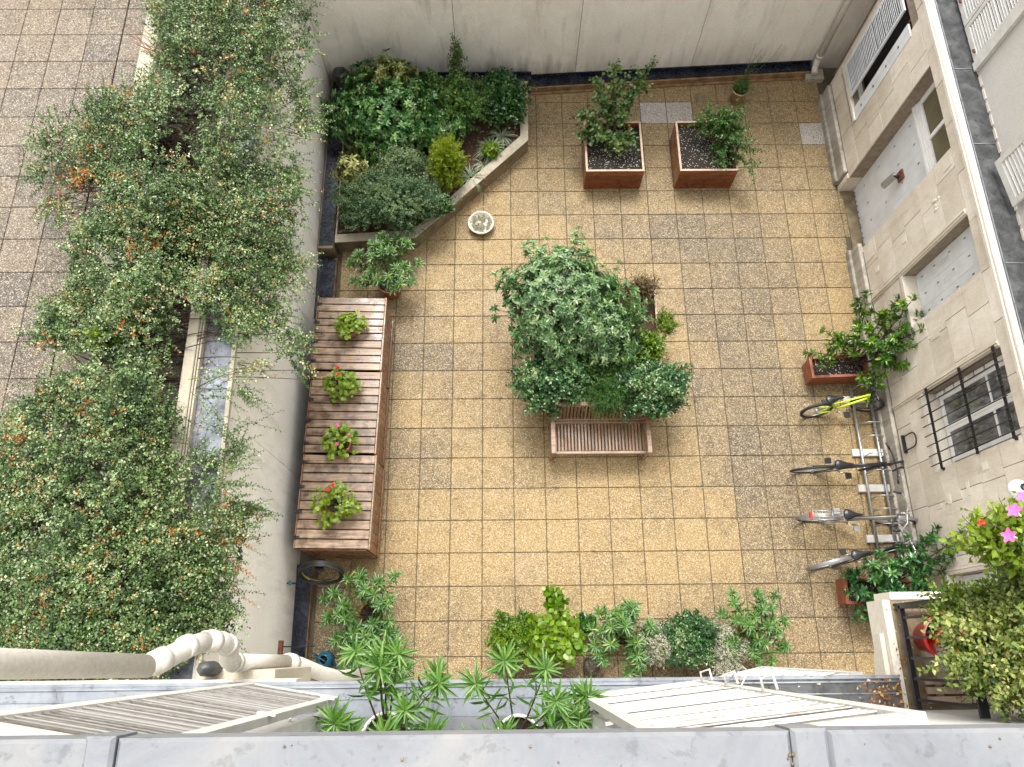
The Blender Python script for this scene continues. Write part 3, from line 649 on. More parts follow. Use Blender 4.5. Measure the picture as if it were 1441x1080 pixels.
# piers of backing wall between the openings
piers = [(.05, -.12), (-1.17, -2.03), (-3.45, -4.52), (-5.36, -6.42), (-7.55, -9.0), (-10.0, -10.42)]
for a, b_ in piers: MB().box(FX+.018, FX+.318, b_, a, -.05, 3.33).build('backing', M['mortar'], rb)
for k, (a, b_, z0, z1) in OP.items():
    MB().box(FX+.018, FX+.318, b_+.001, a-.001, z1, 3.33).build('backing', M['mortar'], rb)
    if z0 > .1: MB().box(FX+.018, FX+.318, b_+.001, a-.001, -.05, z0-.002).build('backing', M['mortar'], rb)
zs = [.42, .83, 1.30, 1.72, 2.2, 2.68, 3.14, 3.335]
def blocks(ylo, yhi, z0, z1, step, off, m):
    y = yhi; k = 0
    y_cuts = [yhi]
    y = yhi-off
    while y > ylo+.12: y_cuts.append(y); y -= step*random.uniform(.85, 1.15)
    y_cuts.append(ylo)
    for a, b_ in zip(y_cuts[:-1], y_cuts[1:]):
        if a-b_ < .03: continue
        MB().bev(0, a-b_-.006, 0, z1-z0-.006, 0, .02+random.uniform(-.002, .002), .003)
        o = MB(); t = random.uniform(-.002, .002)
        x = FX+t
        o.hexa([(x, b_+.005, z0+.004), (FX+.0175, b_+.005, z0+.004), (FX+.0175, a-.005, z0+.004), (x, a-.005, z0+.004), (x, b_+.005, z1-.004), (FX+.0175, b_+.005, z1-.004), (FX+.0175, a-.005, z1-.004), (x, a-.005, z1-.004)])
        o.build('stone_block', m, rb)
for i in range(len(zs)-1):
    z0, z1 = zs[i], zs[i+1]
    segs = []
    cur = .05
    for k in ['w1', 'door', 'w2', 'w3', 'w4']:
        a, b_, oz0, oz1 = OP[k]
        if z1 > oz0+.02 and z0 < oz1-.02:
            if a > cur: a = cur
            segs.append((a, cur)); cur = b_
    segs.append((-10.42, cur))
    for lo, hi in segs:
        if hi-lo > .05: blocks(lo, hi, z0, z1, .72, random.uniform(.25, .6), M['stone'])
# reveals: sill stones
for k in ['w2', 'w3', 'w4']:
    a, b_, z0, z1 = OP[k]
    MB().box(FX-.015, FX+.30, b_-.03, a+.03, z0-.06, z0+.004).build('window_sill', M['stone_pale'], rb)
# plinth courses at the foot
for a, b_ in [(.06, -1.9), (-3.33, -5.2), (-5.205, -7.3), (-7.305, -10.42)]:
    MB().bev(FX-.10, FX+.016, b_, a, -.05, .13, .01).build('plinth_stone', M['stone_grey'], rb)
    MB().bev(FX-.055, FX+.016, b_+.004, a-.02, .132, .40, .015).build('plinth_stone', M['stone_grey'], rb)
MB().box(FX+.05, FX+.31, -3.33, -1.9, -.05, .02).build('door_step', M['concrete_side'], rb)
MB().box(FX-.02, FX+.3, -2.036, -1.94, .0, .416).build('jamb_stone', M['stone'], rb)
MB().box(FX-.02, FX+.3, -3.54, -3.444, .0, .416).build('jamb_stone', M['stone'], rb)
MB().box(FX, FX+.4, .052, .072, -.05, 3.33).build('return_wall', M['stone'], rb)
# window mouldings
def mould(y, z0, z1):
    for dy, w, t in [(0, .03, .022), (.034, .022, .035), (.060, .02, .018)]:
        MB().box(FX-t, FX+.002, y+dy, y+dy+w, z0, z1).build('moulding', M['stone'], rb)
mould(-4.50, .45, 3.14); mould(-6.40, .45, 3.14); mould(-8.98, .45, 3.14)
# pale plaster repair patches and a knocked-out spot
for (y, z, w, h) in [(-3.62, 3.0, .13, .2), (-3.75, .62, .05, .25), (-4.05, .75, .10, .12), (-4.02, 1.65, .10, .12), (-4.12, .27, .3, .1), (-5.75, 1.9, .06, .22), (-5.6, .5, .3, .06), (-8.05, 1.15, .07, .14), (-8.0, 1.42, .14, .09), (-7.95, 1.9, .18, .07), (-7.75, 2.35, .1, .12), (-7.4, .46, .45, .05)]:
    MB().box(FX-.0075, FX-.003, y-w/2, y+w/2, z-h/2, z+h/2).build('plaster_patch', M['stone_pale'], rb)
for i in range(9):
    MB().blob((FX-.002, -3.98+random.uniform(-.1, .1), 2.62+random.uniform(-.1, .1)), (.006, random.uniform(.015, .035), random.uniform(.015, .035)), i, 9, 6, .5).build('rough_plaster', M['stone_pale'], rb)
# cornice, gutter band, zinc ledge, upper wall
MB().box(FX-.02, 7.2, -10.42, .66, 3.342, 3.39).build('cornice', M['stone'], rb)
gt = MB().tube([(FX+.045, -10.42, 3.41), (FX+.045, .6, 3.41)], .048, 12).build('gutter_band', M['cream_pipe'], rb)
for i, (a, b_) in enumerate([(.6, -1.0), (-1.003, -2.35), (-2.353, -3.6), (-3.603, -5.4), (-5.403, -7.6), (-7.603, -10.42)]):
    MB().box(FX+.10, 7.2, b_, a, 3.392, 3.412).build('zinc_ledge', M['zinc_dark'], rb)
    MB().box(FX+.10, FX+.115, b_, a, 3.414, 3.432).build('zinc_lip', M['zinc'], rb)
    MB().tube([(FX+.12, b_, 3.414), (FX+.45, b_, 3.414)], .009, 6).build('zinc_seam', M['zinc'], rb)
UX = 5.985
MB().box(UX, 7.2, -10.42, .66, 3.413, 6.6).build('upper_wall', M['stucco_up'], rb)
for y in np.arange(.5, -5.2, -.22):
    MB().box(UX-.012, UX-.001, y-.08, y+.08, 3.414, 3.45).build('flaking_plaster', M['stone'], rb)
# upper closed shutters with their surround
def louvre_panel(name, par, w, h, m, slat_step=.042, frame=.06, t=.032, tilt=40, mid=None, slat_m=None, d=.030):
    """upright shutter in its own axes: x across, z up, y thickness"""
    MB().box(0, frame, 0, t, 0, h).build('stile', m, par); MB().box(w-frame, w, 0, t, 0, h).build('stile', m, par)
    rails = [0, h-frame*1.3]+([mid] if mid else [])
    for z in rails: MB().box(frame+.001, w-frame-.001, .001, t-.001, z, z+frame*1.3).build('rail', m, par)
    z = frame*1.3+.012; n = 0
    me = None
    while z < h-frame*1.3-.02:
        if not (mid and mid-.02 < z < mid+frame*1.4):
            if me is None:
                c, s = math.cos(R(tilt)), math.sin(R(tilt))
                b = MB(); L_ = w-2*frame
                b.hexa([(0, -d*c, -d*s), (L_, -d*c, -d*s), (L_, -d*c+.005, -d*s-.004), (0, -d*c+.005, -d*s-.004), (0, d*c-.005, d*s), (L_, d*c-.005, d*s), (L_, d*c, d*s-.004), (0, d*c, d*s-.004)])
                o = b.build('slat', slat_m or m, par); me = o.data; o.location = (frame, t/2, z)
            else: inst('slat', me, par, (frame, t/2+random.uniform(-.002, .002), z+random.uniform(-.004, .004)), (random.uniform(-.12, .12), random.uniform(-.003, .003), 0) if slat_m else None)
        z += slat_step; n += 1
sh = thing('louvred_shutters', 'pair of closed white louvred shutters on the upper wall above the zinc ledge', 'shutter', (UX-.045, -1.02, 3.46), rz=-math.pi/2, group='shutters of the upper wall')
for k in range(2):
    p = bpy.data.objects.new('shutter_leaf', None); COL.objects.link(p); p.parent = sh; p.location = (.02+k*.625, 0, 0)
    louvre_panel('leaf', p, .61, 2.3, M['white_paint'], .052, d=.017, tilt=30)
    MB().box(.05, .56, .036, .039, .05, 2.25).build('dark_backing', M['dark_in'], p)  # dark sheet added behind the slats, shade of the gaps put into its colour
MB().box(1.27, 1.40, -.02, .04, -.02, 2.4).build('surround', M['white_paint'], sh)
MB().box(-.16, 0.01, -.02, .04, -.02, 2.4).build('surround', M['white_paint'], sh)
for x, z in [(.2, .06), (1.1, .06)]: MB().box(x, x+.05, -.035, -.003, z, z+.02).build('latch', M['rust'], sh)
sh2 = thing('louvred_shutter', 'single white louvred shutter folded open over the zinc ledge at the right edge', 'shutter', (UX-.19, -3.98, 3.52), rz=-math.pi/2+R(7), group='shutters of the upper wall')
louvre_panel('leaf', sh2, .68, 2.2, M['white_paint'], .062, .075, .04, d=.019, tilt=30)
for z in (.2, 1.2): MB().box(.0, .03, .04, .10, z, z+.06).build('hinge', M['white_paint'], sh2)

# door with transom
dr = thing('panelled_door', 'tall blue white plank door with rows of studs under a glazed transom', 'door', (0, 0, 0))
DX = FX+.25
for i in range(4):
    a = -2.035-i*.3525; MB().box(DX, DX+.04, a-.3505, a, .03, 2.22).build('door_plank', M['door_paint'], dr)
for yy in (-2.2, -2.55, -2.9, -3.25):
    for z in (.4, .95, 1.5, 2.0):
        MB().box(DX-.008, DX-.001, yy-.010, yy+.010, z, z+.045).build('stud', M['galv'], dr)
for i in range(12):
    y = -2.1-i*.11+random.uniform(-.03, .03)
    MB().tube([(DX-.002, y, .06), (DX-.05, y-.01, .11), (DX-.06, y-.04, .17)], .006, 5).build('hook', M['iron'], dr)
for i, z in enumerate([2.225, 2.275, 2.325, 2.375]):
    MB().box(DX-.05+.012*i, DX+.04, -3.445, -2.035, z, z+.046).build('transom_moulding', M['white_frame'], dr)
MB().box(DX-.02, DX+.04, -3.445, -2.035, 3.06, 3.135).build('transom_frame', M['white_frame'], dr)
for a, b_ in [(-2.035, -2.11), (-2.71, -2.77), (-3.37, -3.445)]: MB().box(DX-.018, DX+.04, b_, a, 2.43, 3.058).build('transom_frame', M['white_frame'], dr)
for a, b_ in [(-2.112, -2.708), (-2.772, -3.368)]: MB().box(DX+.006, DX+.012, b_, a, 2.425, 3.055).build('transom_pane', M['olive_blind'], dr)
hd = thing('wall_lamp', 'curved metal hooded lamp fixed to the plank door', 'lamp', (DX-.002, -2.78, 1.45))
MB().box(-.03, -.001, -.08, .08, .0, .16).build('back_box', M['rust'], hd)
b = MB(); n = 10; vs = []; fs = []
for j in range(n+1):
    a = math.pi*j/n
    for r_ in (.075, .068):
        vs += [(-.16-r_*math.sin(a)*.7, r_*math.cos(a)*.9, -.18), (-.10-r_*math.sin(a)*.7, r_*math.cos(a)*.9, .10)]
for j in range(n):
    k = j*4; fs += [(k, k+4, k+5, k+1), (k+2, k+3, k+7, k+6), (k, k+2, k+6, k+4), (k+1, k+5, k+7, k+3)]
b.add(vs, fs, False); b.build('hood', M['galv'], hd)
MB().box(-.13, -.03, -.02, .02, .03, .07).build('bracket', M['iron'], hd)

# window 1 in the first pier: recess, frame, one louvred leaf standing out, one board leaf
w1 = thing('window', 'half open window of the near-corner pier with a dark gap and louvred leaf', 'window', (0, 0, 0))
MB().box(FX+.26, FX+.31, -1.17, -.12, 1.02, 2.95).build('interior', M['dark_in'], w1)
MB().box(FX+.12, FX+.18, -1.165, -1.105, 1.03, 2.94).build('frame', M['white_frame'], w1)
MB().box(FX+.12, FX+.18, -.185, -.125, 1.03, 2.94).build('frame', M['white_frame'], w1)
MB().box(FX+.12, FX+.18, -1.10, -.19, 1.03, 1.09).build('frame', M['white_frame'], w1)
MB().box(FX+.12, FX+.18, -1.10, -.19, 2.88, 2.94).build('frame', M['white_frame'], w1)
MB().box(FX+.13, FX+.17, -.84, -.80, 1.095, 2.875).build('casement_stile', M['deck_side'], w1)
s1 = thing('louvred_shutter', 'pale grey louvred shutter swung out from the pier window by the downpipe', 'shutter', (FX-.015, -.80, 1.05), rz=math.pi/2, group='shutters of the stone building')
louvre_panel('leaf', s1, .68, 1.9, M['door_paint'], .045, .05, .03)
s2 = thing('board_shutter', 'white board shutter with small slots closing the right side of the pier window', 'shutter', (FX-.012, -1.02, .95), group='shutters of the stone building')
for i in range(2): MB().box(0, .03, -.24+i*.122, -.122+i*.122, 0, 1.95).build('board', M['door_paint'], s2)
for z in (.3, .75, 1.2, 1.6): MB().box(-.004, -.001, -.15, -.11, z, z+.03).build('slot', M['iron'], s2)
MB().bev(FX-.04, FX+.25, -1.26, -.04, .95, 1.015, .008).build('window_sill', M['stone_pale'], rb)

# window 2: closed blue white shutter
w2 = thing('closed_shutter', 'closed pale blue board shutter with short dark slots in the middle window', 'shutter', (0, 0, 0))
SX = FX+.20
for i in range(3):
    a = -4.525-i*.278; MB().box(SX, SX+.03, a-.275, a, 1.41, 3.12).build('board', M['door_paint'], w2)
for i in range(3):
    for z in (1.55, 1.9, 2.3, 2.68):
        MB().box(SX-.004, SX-.001, -4.63-i*.278, -4.612-i*.278, z, z+.05).build('slot', M['concrete_side'], w2)
for i in range(3):
    for k in range(9):
        z = 2.0+k*.035+i*.05
        MB().box(SX-.005, SX-.0012, -4.74-i*.278+.03, -4.70-i*.278+.06, z, z+.012).build('louvre_slot', M['white_paint'], w2)
MB().box(SX+.031, SX+.1, -5.36, -4.52, 1.40, 3.14).build('back', M['dark_in'], w2)

# window 3: white casements behind an iron grille
w3 = thing('window', 'white casement window behind the black iron grille', 'window', (0, 0, 0))
WX = FX+.22
for a, b_ in [(-6.425, -6.50), (-7.47, -7.545)]: MB().box(WX, WX+.06, b_, a, 1.31, 3.13).build('frame', M['white_frame'], w3)
for a, b_ in [(1.31, 1.37), (3.07, 3.13)]: MB().box(WX+.001, WX+.059, -7.469, -6.501, a, b_).build('frame', M['white_frame'], w3)
for k, (a, b_) in enumerate([(-6.505, -6.985), (-6.99, -7.465)]):
    p = bpy.data.objects.new('casement', None); COL.objects.link(p); p.parent = w3
    for c_, d_ in [(a, a-.055), (b_+.055, b_)]: MB().box(WX-.03, WX-.001, d_, c_, 1.375, 3.065).build('stile', M['white_frame'], p)
    for z in (1.375, 3.005, 1.92, 2.46): MB().box(WX-.029, WX-.002, b_+.056, a-.056, z, z+(.06 if z in (1.375, 3.005) else .03)).build('rail', M['white_frame'], p)
    for z0, z1 in [(1.436, 1.919), (1.951, 2.459), (2.491, 3.004)]:
        MB().box(WX-.016, WX-.012, b_+.056, a-.056, z0, z1).build('pane', M['glass'], p)
for k in range(7):
    MB().box(WX-.06, WX-.045, -6.50+.004, -6.44, 1.35+k*.24, 1.55+k*.24).build('folded_shutter', M['white_frame'], w3)
gr = thing('window_grille', 'black iron grille of flats and upright rods over the white window', 'grille', (0, 0, 0))
for z in (1.42, 2.27, 3.02): MB().box(FX-.035, FX-.022, -7.58, -6.38, z, z+.05).build('flat_bar', M['iron'], gr)
for i in range(8):
    y = -6.47-i*.146; MB().tube([(FX-.045, y, 1.22), (FX-.045, y, 3.12)], .009, 6).build('rod', M['iron'], gr)
for y in (-6.38, -7.58):
    for z in (1.44, 3.04): MB().box(FX-.02, FX+.02, y-.02, y+.02, z-.01, z+.03).build('lug', M['iron'], gr)
w4 = thing('closed_shutter', 'pale shutter of the last ground floor window behind the balcony plants', 'shutter', (0, 0, 0))
for i in range(3): MB().box(SX, SX+.03, -9.33-i*.33, -9.01-i*.33, 1.01, 3.12).build('board', M['door_paint'], w4)
MB().box(SX+.031, SX+.1, -10.0, -9.0, 1.0, 3.14).build('back', M['dark_in'], w4)
# iron ring (u-shaped) on the wall, globe lamp
ur = tag(MB().tube([(FX-.03, -6.88, .60)]+[(FX-.035, -6.99+.11*math.cos(a), .60+.26+.11*math.sin(a)*.9) for a in np.linspace(0, math.pi, 9)]+[(FX-.03, -7.10, .60)], .011, 8).build('bike_lock', M['iron']), 'black u-shaped bicycle lock hooked on the stone wall under the grille', 'lock')
MB().box(FX-.045, FX-.005, -7.13, -6.85, .565, .605).build('lock_bar', M['iron'], ur)
gl = thing('globe_lamp', 'white opal globe lamp on the stone wall at the right edge', 'lamp', (FX-.16, -8.20, 3.08))
MB().lathe([(.001, -.11), (.06, -.095), (.1, -.05), (.112, 0), (.1, .05), (.06, .095), (.045, .11)], 20).build('globe', M['lampglass'], gl)
MB().tube([(0, 0, .10), (.02, 0, .14), (.13, 0, .14)], .018, 8).build('arm', M['galv'], gl)

# downpipes
dp = thing('downpipe', 'cream downpipe with a collar and round shoe on the back wall near the right corner', 'pipe', (5.40, .60, 0))
MB().tube([(0, .06, .42), (0, .06, 3.55)], .055, 16).build('pipe', M['cream_pipe'], dp)
MB().tube([(0, .06, .42), (0, .05, .30), (-.01, -.02, .22), (-.015, -.11, .19)], [.055, .057, .06, .062], 14).build('elbow', M['cream_pipe'], dp)
MB().tube([(0, .06, .44), (0, .06, .50)], .068, 16).build('collar', M['cream_pipe'], dp)
MB().box(-.14, .20, -.15, .09, -.02, .10).build('base_stone', M['concrete'], dp)
dp2 = thing('soil_pipe', 'dark round pipe mouth in the left back corner above the bed', 'pipe', (-3.63, .16, .33))
MB().lathe([(.13, 0), (.135, .30), (.12, .34), (.105, .34), (.10, .2), (.001, .19)], 20).build('pipe', M['zinc_dark'], dp2)
MB().lathe([(.14, .25), (.152, .27), (.14, .29)], 20).build('collar', M['rust'], dp2)

# ================================================================== RAISED BED (north-west corner)
bed = tag(bpy.data.objects.new('raised_bed', None), 'five-sided raised planting bed with concrete edging in the far left corner', 'planter'); COL.objects.link(bed)
BO = [(-.165, .31), (-.175, -1.13), (-2.17, -3.16), (-3.56, -3.24)]      # outer line
BI = [(-.305, .31), (-.315, -1.045), (-2.22, -3.01), (-3.56, -3.09)]
for i in range(3):
    (a, b_), (c, d) = BO[i], BO[i+1]; (e, f), (g, h) = BI[i], BI[i+1]
    MB().hexa([(a, b_, -.05), (c, d, -.05), (g, h, -.05), (e, f, -.05), (a, b_, .335), (c, d, .335), (g, h, .335), (e, f, .335)][::1]).build('edging_wall', M['concrete_side'], bed)
    k = .004
    MB().hexa([(a+k, b_-k*(i > 0), .336), (c+k, d-k*(i > 0), .336), (g, h, .336), (e, f, .336), (a+k, b_-k*(i > 0), .352), (c+k, d-k*(i > 0), .352), (g, h, .352), (e, f, .352)]).build('edging_top', M['concrete'], bed)
MB().add([(-.31, .31, .27), (-.31, -1.05, .27), (-2.22, -3.02, .27), (-3.56, -3.1, .27), (-3.56, .31, .27)], [(4, 3, 2, 1, 0)]).build('soil', M['mulch'], bed)
MB().box(-3.84, -3.58, -3.36, .22, -.05, .352).build('flashed_edge', M['concrete_side'], bed)
MB().box(-3.82, -3.585, -3.30, .2, .354, .368).build('flashing', M['flash'], bed)
MB().box(-3.56, -3.535, -3.09, .2, .27, .33).build('inner_edge', M['concrete'], bed)
MB().box(-3.49, -.15, .20, byw(-3.4)-.004+.02, -.05, .352).build('flashed_edge', M['concrete_side'], bed)
for a, b_ in [(-3.48, -1.8), (-1.795, -.09)]:
    MB().box(a, b_, .215, .315, .354, .372).build('flashing', M['flash'], bed)
    MB().box(a, b_, .318, .345, .354, .44).build('flashing_upstand', M['flash'], bed)

# ================================================================== WOODEN CABINETS along the left wall
def cabinet(y1, y0, xl0, xl1, label, face):
    """y1 north end, y0 south end; the lid is ten boards"""
    t = thing('storage_cabinet', label, 'cabinet', (0, (y0+y1)/2, 0), rz=R(-1.35), group='slatted wooden cabinets along the left wall')
    hy = (y1-y0)/2; H = 1.07
    MB().box(xl0+.06, xl1-.07, -hy+.02, hy-.02, .02, H-.06).build('carcass', M['dark_in'], t)
    lid = bpy.data.objects.new('lid', None); COL.objects.link(lid); lid.parent = t
    n = 10; w = (2*hy-.02)/n
    for i in range(n):
        y = -hy+.01+i*w
        MB().bev(xl0+random.uniform(-.003, .003), xl1-.03+random.uniform(-.003, .003), y+.008, y+w-.008, H-.026, H+random.uniform(-.002, .002), .004).build('plank', M['deck'], lid)
    MB().box(xl0-.022, xl0-.004, -hy+.01, hy-.01, H-.05, H+.004).build('edge_batten', M['deck_side'], lid)
    MB().box(xl1-.024, xl1-.004, -hy+.01, hy-.01, H-.055, H+.002).build('edge_batten', M['bench_x'], lid)
    MB().box(xl0, xl1-.03, -hy+.02, hy-.02, H-.045, H-.03).build('lid_frame', M['dark_in'], lid)
    m = 9; w = (2*hy-.03)/m
    for i in range(m):
        y = -hy+.015+i*w
        MB().bev(0, 1, 0, 1, 0, 1)
        MB().box(xl1-.068, xl1-.045+random.uniform(0, .003), y+.004, y+w-.004, .03, H-.06).build('front_board', M['deck_side'], t)
    for z in (.16, .84): MB().box(xl1-.0405, xl1-.022, -hy+.03, hy-.03, z, z+.08).build('front_rail', M['deck_side'], t)
    for i in range(4):
        y = hy-(.13+i*(2*hy-.22)/3.2)
        hg = MB().box(xl0-.045, xl0+.05, y-.022, y-.004, H+.003, H+.012).build('hinge', M['iron'], t)
        MB().box(xl0-.045, xl0+.05, y+.004, y+.022, H+.003, H+.012).build('hinge', M['iron'], t)
        MB().tube([(xl0-.008, y-.03, H+.012), (xl0-.008, y+.03, H+.012)], .009, 6).build('hinge_pin', M['iron'], t)
    if face:
        for i in range(8):
            x = xl0+.07+i*.115; MB().box(x, x+.108, -hy-.004, -hy+.018, .03, H-.06).build('end_board', M['deck_side'], t)
    return t
cabinet(-4.72, -5.962, -3.555, -2.49, 'northernmost wooden storage cabinet with the flowerless potted geranium on its slatted lid', False)
cabinet(-5.966, -7.26, -3.555, -2.505, 'middle wooden storage cabinet carrying a red and a pink potted geranium', False)
cabinet(-7.264, -8.64, -3.575, -2.52, 'southernmost wooden storage cabinet with the orange red geranium and hose at its end', True)

# ================================================================== SQUARE PLANTERS
def planter(cx, cy, w, d, h, label, rot=0, group=None, boards=4, soil=None, fill=.10):
    t = thing('wooden_planter', label, 'planter', (cx, cy, 0), rz=rot, group=group)
    bh = h/boards
    for i in range(boards):
        z0, z1 = i*bh+.001, (i+1)*bh-.004
        for s in (-1, 1):
            MB().box(-w/2, w/2, s*(d/2-.03 if s > 0 else d/2), s*(d/2 if s > 0 else d/2-.03), z0, z1).build('board', M['planter_x'], t)
            MB().box(s*(w/2-.03) if s > 0 else -w/2, w/2 if s > 0 else -w/2+.03, -d/2+.031, d/2-.031, z0, z1).build('board', M['planter_y'], t)
    for s in (-1, 1):
        MB().box(-w/2-.004, w/2+.004, (d/2-.032) if s > 0 else -d/2-.004, (d/2+.004) if s > 0 else -d/2+.032, h, h+.012).build('rim_board', M['rim'], t)
        MB().box((w/2-.032) if s > 0 else -w/2-.004, (w/2+.004) if s > 0 else -w/2+.032, -d/2+.034, d/2-.034, h, h+.012).build('rim_board', M['rim'], t)
    b = MB(); n = 10; vs = []
    for i in range(n+1):
        for j in range(n+1):
            x = -w/2+.031+(w-.062)*i/n; y = -d/2+.031+(d-.062)*j/n
            vs.append((x, y, h-fill+.03*noise.noise(Vector((x*6, y*6, cx)))))
    b.add(vs, [(i*(n+1)+j, (i+1)*(n+1)+j, (i+1)*(n+1)+j+1, i*(n+1)+j+1) for i in range(n) for j in range(n)], True)
    b.build('soil', soil or M['soil'], t)
    return t
planter(1.352, -1.42, 1.03, 1.06, .53, 'square red brown wooden planter with the round-leaved shrub, left of the pair', soil=M['soil'])
planter(3.02, -1.42, 1.03, 1.06, .53, 'square red brown wooden planter with the small-leaved shrub, right of the pair', soil=M['soil'])
planter(.845, -5.25, 2.06, 1.9, .58, 'large wooden planter box in the middle of the courtyard behind the bench', soil=M['mulch'])

def trough(cx, cy, w, d, h, label, rot=0):
    t = thing('planter_trough', label, 'planter', (cx, cy, 0), rz=rot, group='red brown troughs by the stone building')
    a, b_ = w/2, d/2; k = .93
    def ring(s, z): return [(-a*s, -b_*s, z), (a*s, -b_*s, z), (a*s, b_*s, z), (-a*s, b_*s, z)]
    def inn(o, z): return [(-a+o, -b_+o, z), (a-o, -b_+o, z), (a-o, b_-o, z), (-a+o, b_-o, z)]
    R_ = [ring(k, 0), ring(.985, h-.05), inn(-.006, h-.048), inn(-.006, h), inn(.035, h), inn(.04, h-.10)]
    vs = [p for r_ in R_ for p in r_]; fs = [(3, 2, 1, 0)]
    for i in range(len(R_)-1):
        for j in range(4): fs.append((i*4+j, i*4+(j+1) % 4, i*4+4+(j+1) % 4, i*4+4+j))
    MB().add(vs, fs).build('trough_wall', M['terracotta_box'], t)
    MB().add([(p[0], p[1], h-.07) for p in inn(.036, 0)], [(0, 1, 2, 3)]).build('soil', M['soil'], t)
    for s in (-1, 1): MB().box(-a*.9, a*.9, s*b_*.97-.006, s*b_*.97+.006, h*.25, h*.30).build('groove_band', M['terracotta_box'], t)
trough(4.80, -5.62, .92, .36, .40, 'red brown rectangular trough holding the tall laurel above the yellow green bicycle', R(2))
trough(4.82, -9.16, .95, .38, .40, 'red brown rectangular trough with the spreading laurel beside the parked bicycles', R(-3))

# ================================================================== BENCH
bn = thing('garden_bench', 'weathered slatted wooden bench with its back to the middle planter', 'bench', (.84, -6.78, 0))
bw_, x0, x1 = 1.46, -.73, .73
for i in range(27):
    x = x0+.045+i*(bw_-.09)/26; MB().bev(x-.017, x+.017, -.235, .205, .425, .447, .004).build('seat_slat', M['bench'], bn)
MB().bev(x0, x1, -.285, -.238, .395, .452, .006).build('front_rail', M['bench_x'], bn)
MB().bev(x0, x1, .208, .25, .395, .45, .006).build('back_rail', M['bench_x'], bn)
for i in range(25):
    x = x0+.07+i*(bw_-.14)/24
    MB().hexa([(x-.015, .262, .50), (x+.015, .262, .50), (x+.015, .282, .50), (x-.015, .282, .50), (x-.015, .362, .86), (x+.015, .362, .86), (x+.015, .382, .86), (x-.015, .382, .86)]).build('back_slat', M['bench'], bn)
MB().hexa([(x0+.03, .345, .862), (x1-.03, .345, .862), (x1-.03, .40, .862), (x0+.03, .40, .862), (x0+.03, .355, .92), (x1-.03, .355, .92), (x1-.03, .41, .92), (x0+.03, .41, .92)]).build('top_rail', M['bench_x'], bn)
MB().bev(x0+.03, x1-.03, .25, .285, .455, .498, .004).build('lower_rail', M['bench_x'], bn)
for s in (-1, 1):
    xa = s*(x1+.005)
    MB().box(xa-.03, xa+.03, -.29, -.235, 0, .64).build('leg', M['bench_x'], bn)
    MB().hexa([(xa-.03, .24, 0), (xa+.03, .24, 0), (xa+.03, .30, 0), (xa-.03, .30, 0), (xa-.03, .36, .9), (xa+.03, .36, .9), (xa+.03, .42, .9), (xa-.03, .42, .9)]).build('leg', M['bench_x'], bn)
    MB().bev(xa-.035, xa+.035, -.33, .33, .642, .672, .006).build('armrest', M['bench_x'], bn)
    MB().box(xa-.02, xa+.02, -.23, .24, .12, .17).build('side_rail', M['bench_x'], bn)

